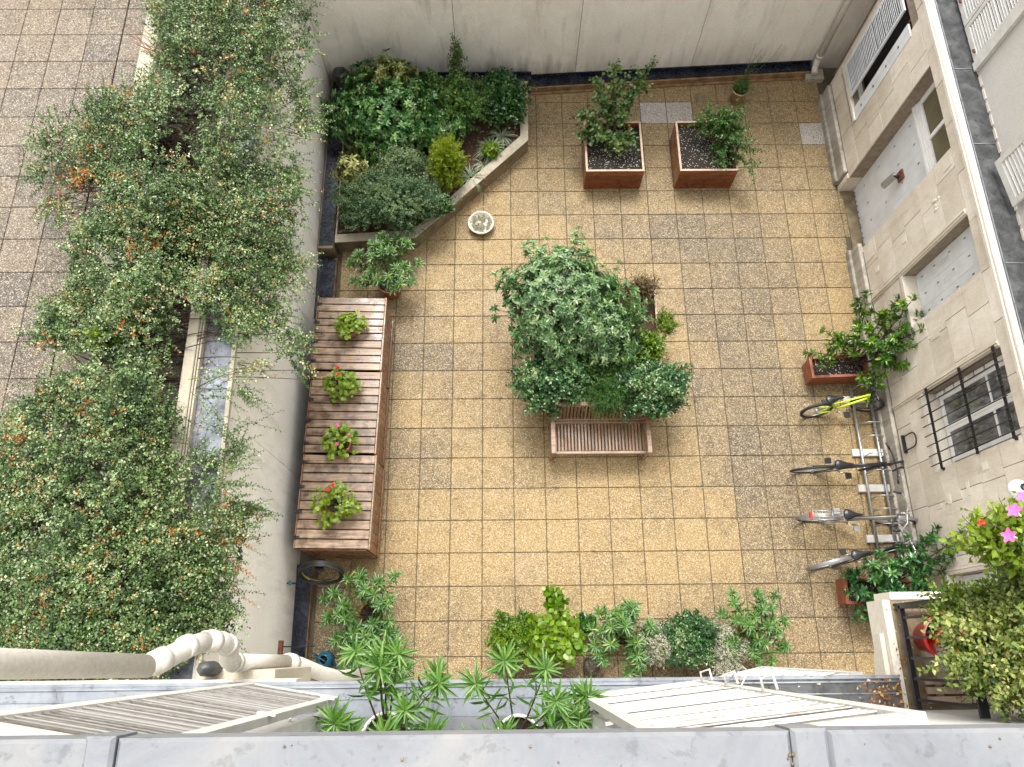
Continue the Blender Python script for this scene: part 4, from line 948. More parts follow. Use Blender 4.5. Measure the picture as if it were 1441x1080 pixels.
# ================================================================== BICYCLES
def bicycle(loc, heading, lean, label, paint, R_=.33, wb=1.08, tyre='tyre', rack=False, mud=None, flatbar=True, seat_h=.92, bar_h=1.0, basket=False, steer=0, light=False, barw=.29, straight=True):
    t = thing('bicycle', label, 'bicycle', loc, rot=(R(lean), 0, heading), group='bicycles parked in the rack')
    q = t
    def wheel(x, front):
        w = bpy.data.objects.new('wheel', None); COL.objects.link(w); w.parent = q; w.location = (x, 0, R_)
        if front: w.rotation_euler = (0, 0, R(steer))
        n = 36
        MB().tube([(R_*.955*math.cos(2*math.pi*i/n), 0, R_*.955*math.sin(2*math.pi*i/n)) for i in range(n)], .019 if tyre != 'fat' else .026, 8, closed=True).build('tyre', M['tyre_dusty' if tyre == 'dusty' else 'tyre'], w)
        MB().tube([(R_*.885*math.cos(2*math.pi*i/n), 0, R_*.885*math.sin(2*math.pi*i/n)) for i in range(n)], .010, 6, closed=True).build('rim', M['chrome'], w)
        b = MB()
        for i in range(20):
            a = 2*math.pi*i/20; b.tube([(.02*math.cos(a+.6), (-1)**i*.025, .02*math.sin(a+.6)), (R_*.88*math.cos(a), 0, R_*.88*math.sin(a))], .0016, 3)
        b.build('spokes', M['chrome'], w)
        MB().tube([(0, -.05, 0), (0, .05, 0)], .018, 8).build('hub', M['chrome'], w)
        return w
    wheel(-wb/2, False); wheel(wb/2, True)
    bb = (-wb/2+.42*wb/1.05, .28 if R_ > .3 else .22); st = (bb[0]-.14, seat_h-.18); ht = (wb/2-.17*R_/.33, bar_h-.16); hb = (wb/2-.12*R_/.33, bar_h-.29)
    fr = MB(); P3 = lambda p, y=0: (p[0], y, p[1])
    tt = (st[0]+.01, st[1]-.06)
    fr.tube([P3(bb), P3(st)], .016, 8); fr.tube([P3(hb), P3(bb)], .020, 8); fr.tube([P3(ht), P3(hb)], .019, 8)
    fr.tube([P3(ht), P3(tt if straight else (bb[0]-.04, bb[1]+.16))], .016, 8)
    for s in (-1, 1):
        fr.tube([P3(bb, s*.03), (-wb/2, s*.055, R_)], .010, 6); fr.tube([P3(tt, s*.015), (-wb/2, s*.055, R_)], .008, 6)
    fr.build('frame', paint, q)
    fk = bpy.data.objects.new('fork', None); COL.objects.link(fk); fk.parent = q; fk.location = (wb/2, 0, 0); fk.rotation_euler = (0, 0, R(steer))
    b = MB()
    for s in (-1, 1): b.tube([(hb[0]-wb/2, s*.03, hb[1]), (-.015, s*.055, R_*1.2), (0, s*.055, R_)], .010, 6)
    b.tube([(hb[0]-wb/2, -.04, hb[1]), (hb[0]-wb/2, .04, hb[1])], .014, 6); b.build('fork_blades', paint, fk)
    ox = ht[0]-wb/2
    hbm = MB()
    hbm.tube([(ox, 0, ht[1]), (ox-.015, 0, bar_h)], .014, 8); hbm.tube([(ox-.015, 0, bar_h), (ox+.05, 0, bar_h+.01)], .014, 8)
    bx = ox+.05
    if flatbar: pts = [(bx-.05, -barw, bar_h+.02), (bx-.01, -barw*.45, bar_h+.02), (bx, 0, bar_h+.01), (bx-.01, barw*.45, bar_h+.02), (bx-.05, barw, bar_h+.02)]
    else: pts = [(bx-.22, -barw, bar_h+.05), (bx-.10, -barw*.95, bar_h+.07), (bx-.01, -barw*.5, bar_h+.05), (bx, 0, bar_h+.01), (bx-.01, barw*.5, bar_h+.05), (bx-.10, barw*.95, bar_h+.07), (bx-.22, barw, bar_h+.05)]
    hbm.tube(pts, .011, 8).build('handlebar', M['chrome'] if not flatbar else M['iron'], fk)
    for s in (0, -1):
        a, c = Vector(pts[s]), Vector(pts[1 if s == 0 else -2]); d = (c-a).normalized()
        MB().tube([a, a+d*.11], .017, 8).build('grip', M['saddle'], fk)
        MB().tube([a+d*.13+Vector((.02, 0, -.01)), a+d*.06+Vector((.06, 0, -.02))], .005, 5).build('brake_lever', M['chrome'], fk)
    MB().tube([(ox+.03, .02, bar_h), (ox+.09, .05, bar_h+.03), (ox+.10, .03, bar_h-.15), (ox+.05, .03, .6)], .004, 5).build('cable', M['iron'], fk)
    if light: MB().lathe([(.001, 0), (.03, .01), (.035, .05), (.001, .05)], 12, (ox+.10, 0, bar_h-.12)).build('lamp', M['chrome'], fk)
    MB().tube([P3(st), (st[0]-.035, 0, seat_h-.03)], .012, 8).build('seat_post', M['chrome'], q)
    sx = st[0]-.04
    b = MB(); prof = [(-.14, .02), (-.13, .065), (-.08, .078), (-.02, .055), (.04, .028), (.11, .018), (.135, .008)]; vs = []; n = 8
    for x, w_ in prof:
        for j in range(n):
            a = 2*math.pi*j/n; vs.append((sx+x, w_*math.cos(a), seat_h+.028*math.sin(a)*(1.0 if math.sin(a) < 0 else .75)))
    fs = [(i*n+j, i*n+(j+1) % n, (i+1)*n+(j+1) % n, (i+1)*n+j) for i in range(len(prof)-1) for j in range(n)]+[tuple(range(n))[::-1], tuple((len(prof)-1)*n+j for j in range(n))]
    b.add(vs, fs, True); b.build('saddle', M['saddle'], q)
    ck = bpy.data.objects.new('crankset', None); COL.objects.link(ck); ck.parent = q; ck.location = (bb[0], 0, bb[1])
    MB().tube([(.085*math.cos(2*math.pi*i/24), .045, .085*math.sin(2*math.pi*i/24)) for i in range(24)], .006, 5, closed=True).build('chainring', M['iron'], ck)
    MB().tube([(0, -.06, 0), (0, .06, 0)], .018, 8).build('axle', M['chrome'], ck)
    for s, a in ((-1, .15), (1, .15+math.pi)):
        e = (.155*math.cos(a), s*.075, -.155*math.sin(a)*1)
        MB().tube([(0, s*.065, 0), e], .010, 6).build('crank', M['chrome'], ck)
        MB().box(e[0]-.045, e[0]+.045, e[1]+s*.05-.045, e[1]+s*.05+.045, e[2]-.012, e[2]+.012).build('pedal', M['iron'] if not rack else M['galv'], ck)
    ch = MB(); ch.tube([(bb[0], .045, bb[1]+.085), (-wb/2, .045, R_+.035)], .004, 4); ch.tube([(bb[0], .045, bb[1]-.085), (-wb/2, .045, R_-.035)], .004, 4); ch.build('chain', M['iron'], q)
    if mud:
        for x, a0, a1 in [(-wb/2, 20, 200), (wb/2, 10, 140)]:
            ps = []; vs = []; rr = R_+.022
            angs = [R(a0+(a1-a0)*i/14) for i in range(15)]
            for a in angs:
                for y, dz in ((-.028, -.008), (0, 0), (.028, -.008)): vs.append((x+(rr+dz)*math.cos(a), y, R_+(rr+dz)*math.sin(a)))
            fs = [(i*3+j, i*3+j+1, i*3+4+j, i*3+3+j) for i in range(14) for j in range(2)]
            MB().add(vs, fs, True).build('mudguard', mud, q)
    if rack:
        rk = bpy.data.objects.new('rear_rack', None); COL.objects.link(rk); rk.parent = q
        z = R_*2+.10; b = MB()
        for y in (-.065, -.02, .02, .065): b.tube([(-wb/2-.26, y, z), (-wb/2+.18, y, z)], .006, 6)
        for x in (-.26, -.12, .03, .18): b.tube([(-wb/2+x, -.065, z), (-wb/2+x, .065, z)], .006, 6)
        b.build('rack_grid', M['galv'], rk)
        for s in (-1, 1): MB().tube([(-wb/2-.1, s*.065, z), (-wb/2, s*.06, R_)], .006, 6).build('rack_stay', M['galv'], rk)
        MB().box(-wb/2-.30, -wb/2-.262, -.04, .04, z-.05, z+.0).build('rear_light', M['red_plastic'], rk)
    return t
bicycle((4.81, -6.30, 0), R(7), -6, 'small yellow green child bicycle with black wheels in front of the trough', M['lime'], R_=.25, wb=.84, seat_h=.66, bar_h=.80, tyre='fat', barw=.25, steer=-18)
bicycle((4.685, -7.25, 0), R(2.5), 7, 'black bicycle between the child bicycle and the silver one', M['blackpaint'], wb=1.08, rack=False, seat_h=.90, bar_h=.98, barw=.31, steer=8)
bicycle((4.69, -8.08, 0), R(-2), 3, 'silver city bicycle with rear rack and big black saddle', M['silverpaint'], wb=1.10, rack=True, mud=M['silverpaint'], flatbar=False, seat_h=.93, bar_h=1.02, barw=.28, light=True, straight=False, steer=-8)
bicycle((4.72, -8.66, 0), R(12), -3, 'old grey bicycle with white mudguard half hidden by the laurel', M['blackpaint'], wb=1.06, tyre='dusty', mud=M['silverpaint'], flatbar=False, seat_h=.90, bar_h=1.0, barw=.27)

rk = thing('bicycle_rack', 'galvanised two-rail bicycle rack on white concrete feet', 'bicycle rack', (5.2, -7.2, 0))
for x in (-.125, .165):
    MB().tube([(x, 1.30, .10), (x, -1.45, .10)], .022, 10).build('rail', M['galv'], rk)
for y in (1.12, .22, -.36, -1.15):
    MB().bev(-.25, .26, y-.06, y+.06, -.01, .06, .008).build('foot', M['white_paint'], rk)
for y in (1.25, 1.05, .62, .40, .12, -.15, -.55, -.75, -.98, -1.25):
    MB().tube([(-.125, y, .11), (-.125, y+.01, .34), (-.08, y+.01, .40), (.1, y+.01, .40), (.165, y+.01, .30), (.165, y, .11)], .008, 6).build('hoop', M['galv'], rk)

# ================================================================== HOSE, WATERING CAN, small ironwork at the lower left corner
hs_ = thing('garden_hose', 'dark and yellow garden hose coiled on its hanger at the end of the cabinets', 'hose', (-3.28, -8.76, .82), rot=(R(-28), 0, 0))
for k in range(14):
    rx, rz = .30+random.uniform(-.03, .02), .24+random.uniform(-.03, .02)
    MB().tube([(rx*math.cos(2*math.pi*i/24), -.0-.016*(k % 5)+random.uniform(-.004, .004), rz*math.sin(2*math.pi*i/24)-.14) for i in range(24)], .0095, 6, closed=True).build('hose_loop', M['hose_yellow'] if k in (2, 6) else M['hose_dark'], hs_)
MB().box(-.06, .06, -.06, .10, -.04, .02).build('hanger', M['iron'], hs_)
wc = thing('watering_can', 'teal blue watering can by the foot of the downpipe', 'watering can', (-3.27, -10.02, 0), rz=R(-25))
MB().lathe([(.001, 0), (.115, 0), (.12, .02), (.105, .22), (.07, .235), (.062, .26), (.055, .23)], 20).build('body', M['blue_plastic'], wc)
MB().tube([(.10, 0, .05), (.26, 0, .20), (.34, 0, .28)], [.02, .014, .012], 8).build('spout', M['blue_plastic'], wc)
MB().lathe([(.012, 0), (.035, .025), (.001, .03)], 12, (.345, 0, .28)).build('rose', M['blue_plastic'], wc)
MB().tube([(-.10, 0, .08), (-.17, 0, .18), (-.10, 0, .29), (.04, 0, .28)], .011, 8).build('handle', M['blue_plastic'], wc)
bk = thing('iron_bracket', 'rusty post and rod bracket fixed to the lower end of the left wall', 'bracket', (-3.74, -9.86, .75))
MB().box(-.04, .02, -.16, .10, -.02, .05).build('plate', M['rust'], bk)
MB().tube([(.02, .02, .0), (.46, .02, .0)], .008, 6).build('rod', M['iron'], bk)
tp = thing('wall_tap', 'small blue handled tap on the left wall below the cabinets', 'tap', (-3.78, -8.98, .62))
MB().tube([(0, 0, 0), (.10, 0, 0), (.12, 0, -.06)], .012, 8).build('spout', M['iron'], tp)
MB().box(.03, .07, -.03, .03, .02, .035).build('handle', M['blue_plastic'], tp)

# ================================================================== POTS AND PLANTS ON THE FLOOR
def flower_head(parent, p, m, n=9, r_=.035, seed=0, name='flower'):
    rg = np.random.default_rng(500+seed)
    d = nrmz(rg.normal(0, 1, (n, 3))+np.array([0, 0, .8])); base = np.array(p)+d*r_*.5
    geo = []
    for k in range(5):
        a = nrmz(rg.normal(0, 1, (n, 3))); ax = nrmz(np.cross(d, a)); geo.append(leaf_geo(base, ax, d, np.full(n, r_*.62), np.full(n, r_*.55), np.full(n, .5), 'round'))
    npmesh(name, geo, m, parent)

def geranium(x, y, z, label, blooms, seed, r=.13, scale=1.0, lean=(0, 0)):
    t = thing('potted_geranium', label, 'potted plant', (x, y, z), group='geraniums on the wooden cabinets')
    pot(t, r*1.0, .17, M['terracotta'], M['soil'])
    rg = np.random.default_rng(seed)
    S = 84; a = rg.uniform(0, 6.28, S); rr = np.sqrt(rg.uniform(.02, 1, S))
    d0 = np.stack([np.cos(a)*rr+lean[0], np.sin(a)*rr+lean[1], np.full(S, .75)], 1)
    p0 = np.stack([np.cos(a)*rr*r*.5, np.sin(a)*rr*r*.5, np.full(S, .15)], 1)
    P = grow(p0, d0, rg.uniform(.10, .26, S)*scale, .5, .35, 6, rg)
    ends = P[:, -1]; nn = nrmz(np.stack([np.cos(a)*.35, np.sin(a)*.35, np.ones(S)], 1)+rg.normal(0, .25, (S, 3)))
    geo = []
    for k in range(6):
        ax = nrmz(np.cross(nn, rg.normal(0, 1, (S, 3)))); c = ends+rg.normal(0, .018, (S, 3))
        Ls = rg.uniform(.032, .055, S); geo.append(leaf_geo(c-ax*Ls[:, None]*.5, ax, nn+rg.normal(0, .2, (S, 3)), Ls, Ls*1.05, np.clip(rg.normal(.55, .22, S)+nn[:, 2]*.1-.1, 0, 1), 'round'))
    npmesh('foliage', geo, M['lf_gera'], t)
    npmesh('stems', [stems_geo(P, .005, .002, 4)], M['stem'], t, smooth=True)
    for i, (bx, by, bz, m) in enumerate(blooms):
        MB().tube([(bx*.4, by*.4, .2), (bx*.9, by*.9, bz*.8), (bx, by, bz)], .0025, 4).build('flower_stalk', M['stem'], t)
        flower_head(t, (bx, by, bz), m, 12, .036, seed*7+i)
RD, PK = M['petal_red'], M['petal_pink']
geranium(-2.985, -5.25, 1.07, 'flowerless light green geranium on the northernmost wooden cabinet', [], 31, .12, .75, (.0, .30))
geranium(-3.03, -6.19, 1.07, 'geranium with two red flower heads on the middle cabinet', [(-.07, .23, .34, RD), (-.04, .10, .38, RD)], 32, .12, 1.0)
geranium(-3.01, -7.08, 1.07, 'geranium with pink flower heads in a terracotta pot on the middle cabinet', [(-.02, .22, .36, PK), (.13, .10, .24, PK), (-.02, -.05, .32, PK)], 33, .145, .9, (-.15, .35))
geranium(-3.02, -7.97, 1.07, 'orange red geranium on the southernmost wooden cabinet', [(-.02, .25, .34, RD), (-.07, .17, .38, RD), (.13, -.13, .3, RD), (-.13, -.12, .25, M['orange_plastic'])], 34, .125, 1.2, (.10, -.12))

def potted(name, label, cat, x, y, z, r, h, m, soil=None, group=None, **k):
    t = thing(name, label, cat, (x, y, z), group=group); pot(t, r, h, m, soil, **k); return t
# bowl of rosettes
t = thing('succulent_bowl', 'round pale stone bowl filled with dry grey rosettes on the paving', 'bowl', (-1.035, -2.73, 0))
MB().lathe([(.001, 0), (.17, 0), (.22, .10), (.235, .13), (.232, .14), (.205, .14), (.20, .11), (.001, .10)], 36).build('bowl', M['stone_bowl'], t)
rg = np.random.default_rng(3); n = 90; a = rg.uniform(0, 6.28, n); rr = np.sqrt(rg.uniform(0, 1, n))*.185
tips = np.stack([rr*np.cos(a), rr*np.sin(a), .125+rg.uniform(0, .02, n)], 1); d = np.stack([rr*np.cos(a)*2, rr*np.sin(a)*2, np.ones(n)], 1)
npmesh('rosettes', [rosette(tips, d, 9, .035, .012, 'diamond', .8, .5, .3, rg=rg)], M['lf_succ'], t)

# raised bed plants
t = thing('glossy_shrub', 'big glossy whorled-leaf shrub filling the back left of the raised bed', 'shrub', (-2.7, -.75, .27), group='shrubs in the raised bed')
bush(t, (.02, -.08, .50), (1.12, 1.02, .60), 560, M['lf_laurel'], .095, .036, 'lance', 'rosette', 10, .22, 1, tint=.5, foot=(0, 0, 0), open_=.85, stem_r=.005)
t = thing('glossy_shrub', 'medium green shrub in the raised bed right of the big glossy one', 'shrub', (-1.55, -.35, .27), group='shrubs in the raised bed')
bush(t, (.05, -.28, .45), (.72, .66, .50), 400, M['lf_small'], .06, .028, 'diamond', 'along', 13, .26, 2, tint=.55, foot=(0, 0, 0))
bush(t, (.1, .35, .75), (.16, .14, .75), 26, M['lf_small'], .055, .026, 'diamond', 'along', 12, .30, 3, foot=(0, 0, 0), droop=.1, part='upper_foliage', trunks=5)
t = thing('variegated_shrub', 'cream tipped variegated branches rising over the big glossy shrub by the back wall', 'shrub', (-2.55, -.28, .27), group='shrubs in the raised bed')
bush(t, (-.05, -.1, .85), (.42, .25, .42), 80, M['lf_varieg'], .085, .03, 'lance', 'rosette', 8, .25, 4, tint=.3, foot=(0, 0, 0))
t = thing('variegated_shrub', 'low cream and green variegated shrub by the flashed left edge of the bed', 'shrub', (-3.17, -2.05, .27), group='shrubs in the raised bed')
bush(t, (-.04, .05, .35), (.42, .26, .32), 80, M['lf_varieg'], .09, .034, 'lance', 'rosette', 8, .2, 5, tint=.62, foot=(0, 0, 0))
t = thing('lime_conifer', 'feathery lime green dwarf conifer in the raised bed', 'shrub', (-1.70, -1.98, .27))
bush(t, (.08, .08, .42), (.34, .52, .50), 520, M['lf_lime'], .05, .012, 'diamond', 'along', 16, .17, 6, tint=.55, foot=(0, 0, 0), splay=.55, stem_r=.003)
t = thing('dark_shrub', 'dense small-leaved dark grey green shrub in the middle of the raised bed', 'shrub', (-2.65, -2.62, .27), group='shrubs in the raised bed')
bush(t, (.1, -.02, .42), (.98, .62, .45), 1000, M['lf_hebe'], .033, .017, 'diamond', 'along', 22, .2, 7, tint=.5, foot=(0, 0, 0), stem_r=.003)
t = thing('dark_shrub', 'round dark green shrub between the lime conifer and the glossy shrub', 'shrub', (-2.42, -1.92, .27), group='shrubs in the raised bed')
bush(t, (0, 0, .42), (.46, .40, .42), 380, M['lf_hebe'], .038, .018, 'diamond', 'along', 16, .2, 8, tint=.7, foot=(0, 0, 0), stem_r=.003)
def sedge(x, y, z, label, n, L, seed, m='lf_sedge', W=.014):
    t = thing('striped_grass', label, 'grass tuft', (x, y, z), group='striped grasses in the raised bed')
    rg = np.random.default_rng(seed); a = rg.uniform(0, 6.28, n); el = rg.uniform(.35, 1.6, n)
    d0 = np.stack([np.cos(a), np.sin(a), el], 1); p0 = np.stack([np.cos(a)*.02, np.sin(a)*.02, np.zeros(n)], 1)
    P = grow(p0, d0, L*rg.uniform(.7, 1.15, n), 1.9, .12, 8, rg)
    tt = nrmz(P[:, 1:]-P[:, :-1]); tt = np.concatenate([tt, tt[:, -1:]], 1); s = nrmz(np.cross(tt, np.array([0, 0, 1.])+rg.normal(0, .1, (n, 8, 3))))
    w = (W*np.array([.5, .9, 1, 1, .9, .7, .4, .05]))[None, :, None]
    V = np.stack([P-s*w/2, P+s*w/2], 2).reshape(-1, 3); F = []
    for k in range(7): F += [(2*k, 2*k+1, 2*k+3), (2*k, 2*k+3, 2*k+2)]
    F = (np.array(F)[None]+(np.arange(n)*16)[:, None, None]).reshape(-1, 3)
    npmesh('blades', [(V, F, np.repeat(np.clip(rg.normal(.6, .28, n), 0, 1), 16))], M[m], t)
t = thing('glossy_shrub', 'bright mid green shrub in the raised bed between the lime conifer and the back shrubs', 'shrub', (-1.75, -1.12, .27), group='shrubs in the raised bed')
bush(t, (0, .0, .36), (.50, .34, .36), 230, M['lf_laurel'], .075, .03, 'lance', 'rosette', 9, .2, 12, tint=.6, foot=(0, 0, 0), open_=.85)
t = thing('glossy_shrub', 'small glossy shrub in the raised bed at the left below the variegated one', 'shrub', (-3.25, -2.65, .27), group='shrubs in the raised bed')
bush(t, (0, .0, .26), (.24, .30, .28), 120, M['lf_small'], .05, .026, 'diamond', 'along', 10, .18, 13, tint=.6, foot=(0, 0, 0))
sedge(-.86, -1.30, .30, 'striped grass tuft below the ivy, largest of the grasses', 90, .42, 41)
sedge(-.66, -1.02, .30, 'striped grass tuft against the right inner edge of the bed', 60, .36, 42)
sedge(-1.22, -1.90, .30, 'striped grass tuft just inside the slanting concrete edge', 80, .36, 43)
sedge(-1.95, -1.62, .30, 'striped grass tuft arching left of the lime conifer', 60, .36, 44)
sedge(-.98, -1.62, .28, 'thin grass tuft near the corner of the slanting edge', 36, .26, 45)
sedge(-2.15, -2.95, .30, 'green grass tuft spilling over the lower end of the slanting edge', 60, .34, 46, 'lf_small', .010)
t = thing('ivy_shrub', 'dark leafy ivy sprawling over the upper right corner of the bed', 'ivy', (-.62, -.45, .27))
bush(t, (0, .05, .38), (.52, .62, .34), 300, M['lf_ivy'], .06, .05, 'diamond', 'along', 11, .3, 9, tint=.55, foot=(0, 0, 0), droop=.7)
t = thing('small_plant', 'little yellow green leafy plant between the striped grasses', 'plant', (-.86, -1.42, .27))
bush(t, (0, 0, .16), (.16, .18, .16), 45, M['lf_round'], .05, .035, 'round', 'along', 6, .12, 10, foot=(0, 0, 0))
t = thing('green_shrub', 'low broad-leaved green plant below the lime conifer', 'shrub', (-1.75, -2.62, .27))
bush(t, (0, 0, .2), (.26, .2, .22), 90, M['lf_small'], .055, .035, 'round', 'along', 7, .16, 11, foot=(0, 0, 0))
def litter(name, label, pts_fn, n, seed, m='lf_litter', L=.035, par=None, kind='stuff'):
    rg = np.random.default_rng(seed); p = pts_fn(rg, n); a = rg.uniform(0, 6.28, n)
    ax = np.stack([np.cos(a), np.sin(a), rg.normal(0, .2, n)], 1); nr = np.array([0, 0, 1.])+rg.normal(0, .35, (n, 3))
    Ls = L*rg.uniform(.5, 1.3, n); o = npmesh(name, [leaf_geo(p, ax, nr, Ls, Ls*.55, rg.uniform(0, 1, n), 'diamond')], M[m], par)
    o['kind'] = kind
    if label: tag(o, label, 'leaves')
    return o
litter('leaf_litter', 'rusty fallen leaves on the soil of the raised bed', lambda rg, n: np.stack([rg.uniform(-3.4, -.6, n), rg.uniform(-2.9, -.4, n), np.full(n, .285)], 1)[:n], 500, 51)

# oleanders on the floor
def oleander(x, y, z, label, r, h, potm, heads, L, W, seed, spread=.35, height=.6, leafm='lf_olea', nl=18, group='potted oleanders', base=None, lean=(0, 0), **kw):
    t = potted('potted_oleander', label, 'potted plant', x, y, z, r, h, potm, None, group, **kw)
    rg = np.random.default_rng(seed); a = rg.uniform(0, 6.28, heads)+np.arange(heads)*2.4; rr = np.sqrt(rg.uniform(.05, 1, heads))
    tipxy = np.stack([np.cos(a)*rr*spread+lean[0], np.sin(a)*rr*spread+lean[1]], 1)
    zz = h+height*(1-.45*rr**2)*rg.uniform(.75, 1.1, heads)
    st = np.stack([np.cos(a)*r*.4, np.sin(a)*r*.4, np.full(heads, h-.04)], 1); en = np.concatenate([tipxy, zz[:, None]], 1)
    s_ = np.linspace(0, 1, 9)[None, :, None]; mid = st*.6+en*.4+np.array([0, 0, height*.25])
    P = (1-s_)**2*st[:, None]+2*s_*(1-s_)*mid[:, None]+s_**2*en[:, None]
    td = nrmz(P[:, -1]-P[:, -2]+np.array([0, 0, .4]))
    geo = [rosette(P[:, -1], td, nl, L, W, 'lance', .72, .55, .2, rg=rg), along(P[:, 3:], 14, L*.95, W, 'lance', .15, 1.1, .7, np.full(heads, .4), .3, rg=rg)]
    npmesh('foliage', geo, M[leafm], t)
    npmesh('stems', [stems_geo(P, .007, .003, 5)], M['stem'], t, smooth=True)
    return t
oleander(-2.58, -4.02, 0, 'oleander in a terracotta pot below the raised bed', .20, .34, M['terracotta'], 36, .13, .030, 61, .60, .50, lean=(-.05, .18))
oleander(-2.60, -9.42, 0, 'sprawling oleander in a terracotta pot below the hose', .19, .33, M['terracotta'], 34, .15, .028, 62, .62, .60, lean=(-.05, .1))
oleander(-2.42, -10.12, 0, 'oleander half hidden by the window ledge below the sprawling one', .17, .30, M['terracotta'], 30, .15, .028, 63, .50, .62, lean=(-.05, .08))
oleander(1.06, -9.75, 0, 'thin oleander in a small terracotta pot right of the round-leaved plant', .13, .26, M['terracotta'], 30, .15, .030, 64, .50, .50)
oleander(2.92, -9.62, 0, 'narrow-leaved dark oleander at the right end of the pot row', .14, .28, M['terracotta'], 32, .13, .027, 65, .54, .5)

t = potted('potted_euonymus', 'clipped green and yellow variegated shrub in a pale pot, left end of the pot row', 'potted plant', -.46, -9.86, 0, .17, .28, M['white_pot'])
bush(t, (-.02, .10, .48), (.44, .36, .34), 420, M['lf_round'], .045, .026, 'diamond', 'along', 10, .14, 71, tint=.35, tj=.5, foot=(0, 0, .25))
t = potted('potted_hydrangea', 'tall plant with bright round leaves in a terracotta pot on the floor', 'potted plant', .15, -9.90, 0, .22, .36, M['terracotta'], M['soil'])
bush(t, (-.10, .14, .66), (.42, .40, .38), 95, M['lf_round'], .085, .082, 'round', 'along', 7, .24, 72, tint=.62, foot=(0, 0, .32), trunks=9)
bush(t, (-.10, .62, .74), (.16, .24, .25), 18, M['lf_round'], .078, .074, 'round', 'along', 7, .24, 73, tint=.4, foot=(0, 0, .32), part='leading_shoot', trunks=4)
t = potted('empty_pot', 'black plastic pot with bare soil in front of the oleander', 'pot', .60, -10.13, 0, .125, .18, M['black_pot'], M['gravel'])
t = potted('ivy_pot', 'small dark pot of ivy beside the round-leaved plant', 'potted plant', .50, -9.55, 0, .12, .25, M['black_pot'])
bush(t, (.02, -.02, .30), (.17, .16, .14), 50, M['lf_ivy'], .055, .05, 'round', 'along', 6, .14, 74, foot=(0, 0, .2), tint=.7)
t = potted('potted_heather', 'small reddish tipped plant behind the thin oleander', 'potted plant', 1.15, -9.42, 0, .10, .2, M['terracotta'])
bush(t, (0, 0, .30), (.16, .14, .16), 60, M['lf_yellowing'], .04, .014, 'diamond', 'along', 10, .14, 75, foot=(0, 0, .16), tint=.75)
t = potted('white_heather', 'pale flowering heather in a pot left of the dark glossy shrub', 'potted plant', 1.50, -9.88, 0, .15, .26, M['terracotta'])
bush(t, (-.02, .04, .40), (.30, .33, .26), 520, M['lf_white'], .024, .015, 'diamond', 'along', 14, .13, 76, foot=(0, 0, .22), tint=.62, stem_r=.002)
t = potted('potted_azalea', 'dark glossy clipped shrub in a pot between the two pale heathers', 'potted plant', 1.98, -9.86, 0, .19, .3, M['terracotta'])
bush(t, (0, .06, .44), (.45, .40, .34), 520, M['lf_dark'], .045, .026, 'diamond', 'along', 11, .16, 77, foot=(0, 0, .26), tint=.55)
t = potted('white_heather', 'pale flowering heather in a pot right of the dark glossy shrub', 'potted plant', 2.50, -9.97, 0, .16, .26, M['terracotta'])
bush(t, (0, .06, .40), (.33, .35, .26), 560, M['lf_white'], .024, .015, 'diamond', 'along', 14, .13, 78, foot=(0, 0, .22), tint=.55, stem_r=.002)

# back pot by the kerb
t = potted('potted_shrub', 'clay pot with thin upright shoots against the back kerb', 'potted plant', 3.855, .02, 0, .155, .33, M['clay_pale'], M['soil_plain'])
bush(t, (.0, -.02, .42), (.20, .18, .16), 60, M['lf_small'], .035, .022, 'diamond', 'along', 9, .16, 81, foot=(0, 0, .28), tint=.6)
rg = np.random.default_rng(82)
S = 8; a = rg.uniform(-.6, 1.3, S); d0 = np.stack([np.sin(a)*.35+.12, .25+rg.uniform(-.1, .15, S), np.full(S, 1.)], 1)
P = grow(np.stack([rg.uniform(-.06, .06, S), rg.uniform(-.05, .05, S), np.full(S, .3)], 1), d0, rg.uniform(.6, 1.25, S), -.15, .2, 9, rg)
npmesh('foliage', [along(P, 26, .032, .012, 'diamond', .2, 1.0, .6, np.full(S, .6), .4, rg=rg)], M['lf_small'], t); npmesh('shoot_stems', [stems_geo(P, .004, .0015, 4)], M['stem'], t, smooth=True)

# shrubs in the two square planters
def loose_shrub(label, x, y, z, tips, leafm, L, W, tpl, seed, nl=12, sub=4, name='loose_shrub', foot=(0, 0, 0), lj=.3, sl=.3):
    t = thing(name, label, 'shrub', (x, y, z)); rg = np.random.default_rng(seed)
    T = np.array(tips, float); S = len(T); st = np.array(foot)+rg.normal(0, .03, (S, 3))*np.array([1, 1, 0])
    s_ = np.linspace(0, 1, 9)[None, :, None]; mid = st*.5+T*.5+np.array([0, 0, .15])+rg.normal(0, .05, (S, 3))
    P = (1-s_)**2*st[:, None]+2*s_*(1-s_)*mid[:, None]+s_**2*T[:, None]
    q0 = []; d0 = []
    for k in range(3, 9):
        for j in range(sub):
            q0.append(P[:, k]); d0.append(nrmz(rg.normal(0, 1, (S, 3))+np.array([0, 0, .5])+nrmz(T-st)*.6))
    q0 = np.concatenate(q0); d0 = np.concatenate(d0)
    Q = grow(q0, d0, sl*rg.uniform(.4, 1.1, len(q0)), .6, .35, 6, rg)
    npmesh('foliage', [along(Q, nl, L, W, tpl, .1, .9, .8, np.clip(.5+.3*vnoise(q0, 4, seed), 0, 1), .4, rg=rg, lj=lj), along(P[:, 4:], 8, L, W, tpl, .3, 1, .8, np.full(S, .5), .3, rg=rg)], M[leafm], t)
    npmesh('branches', [stems_geo(P, .012, .004, 5), stems_geo(Q, .003, .0012, 3)], M['stem'], t, smooth=True)
    return t
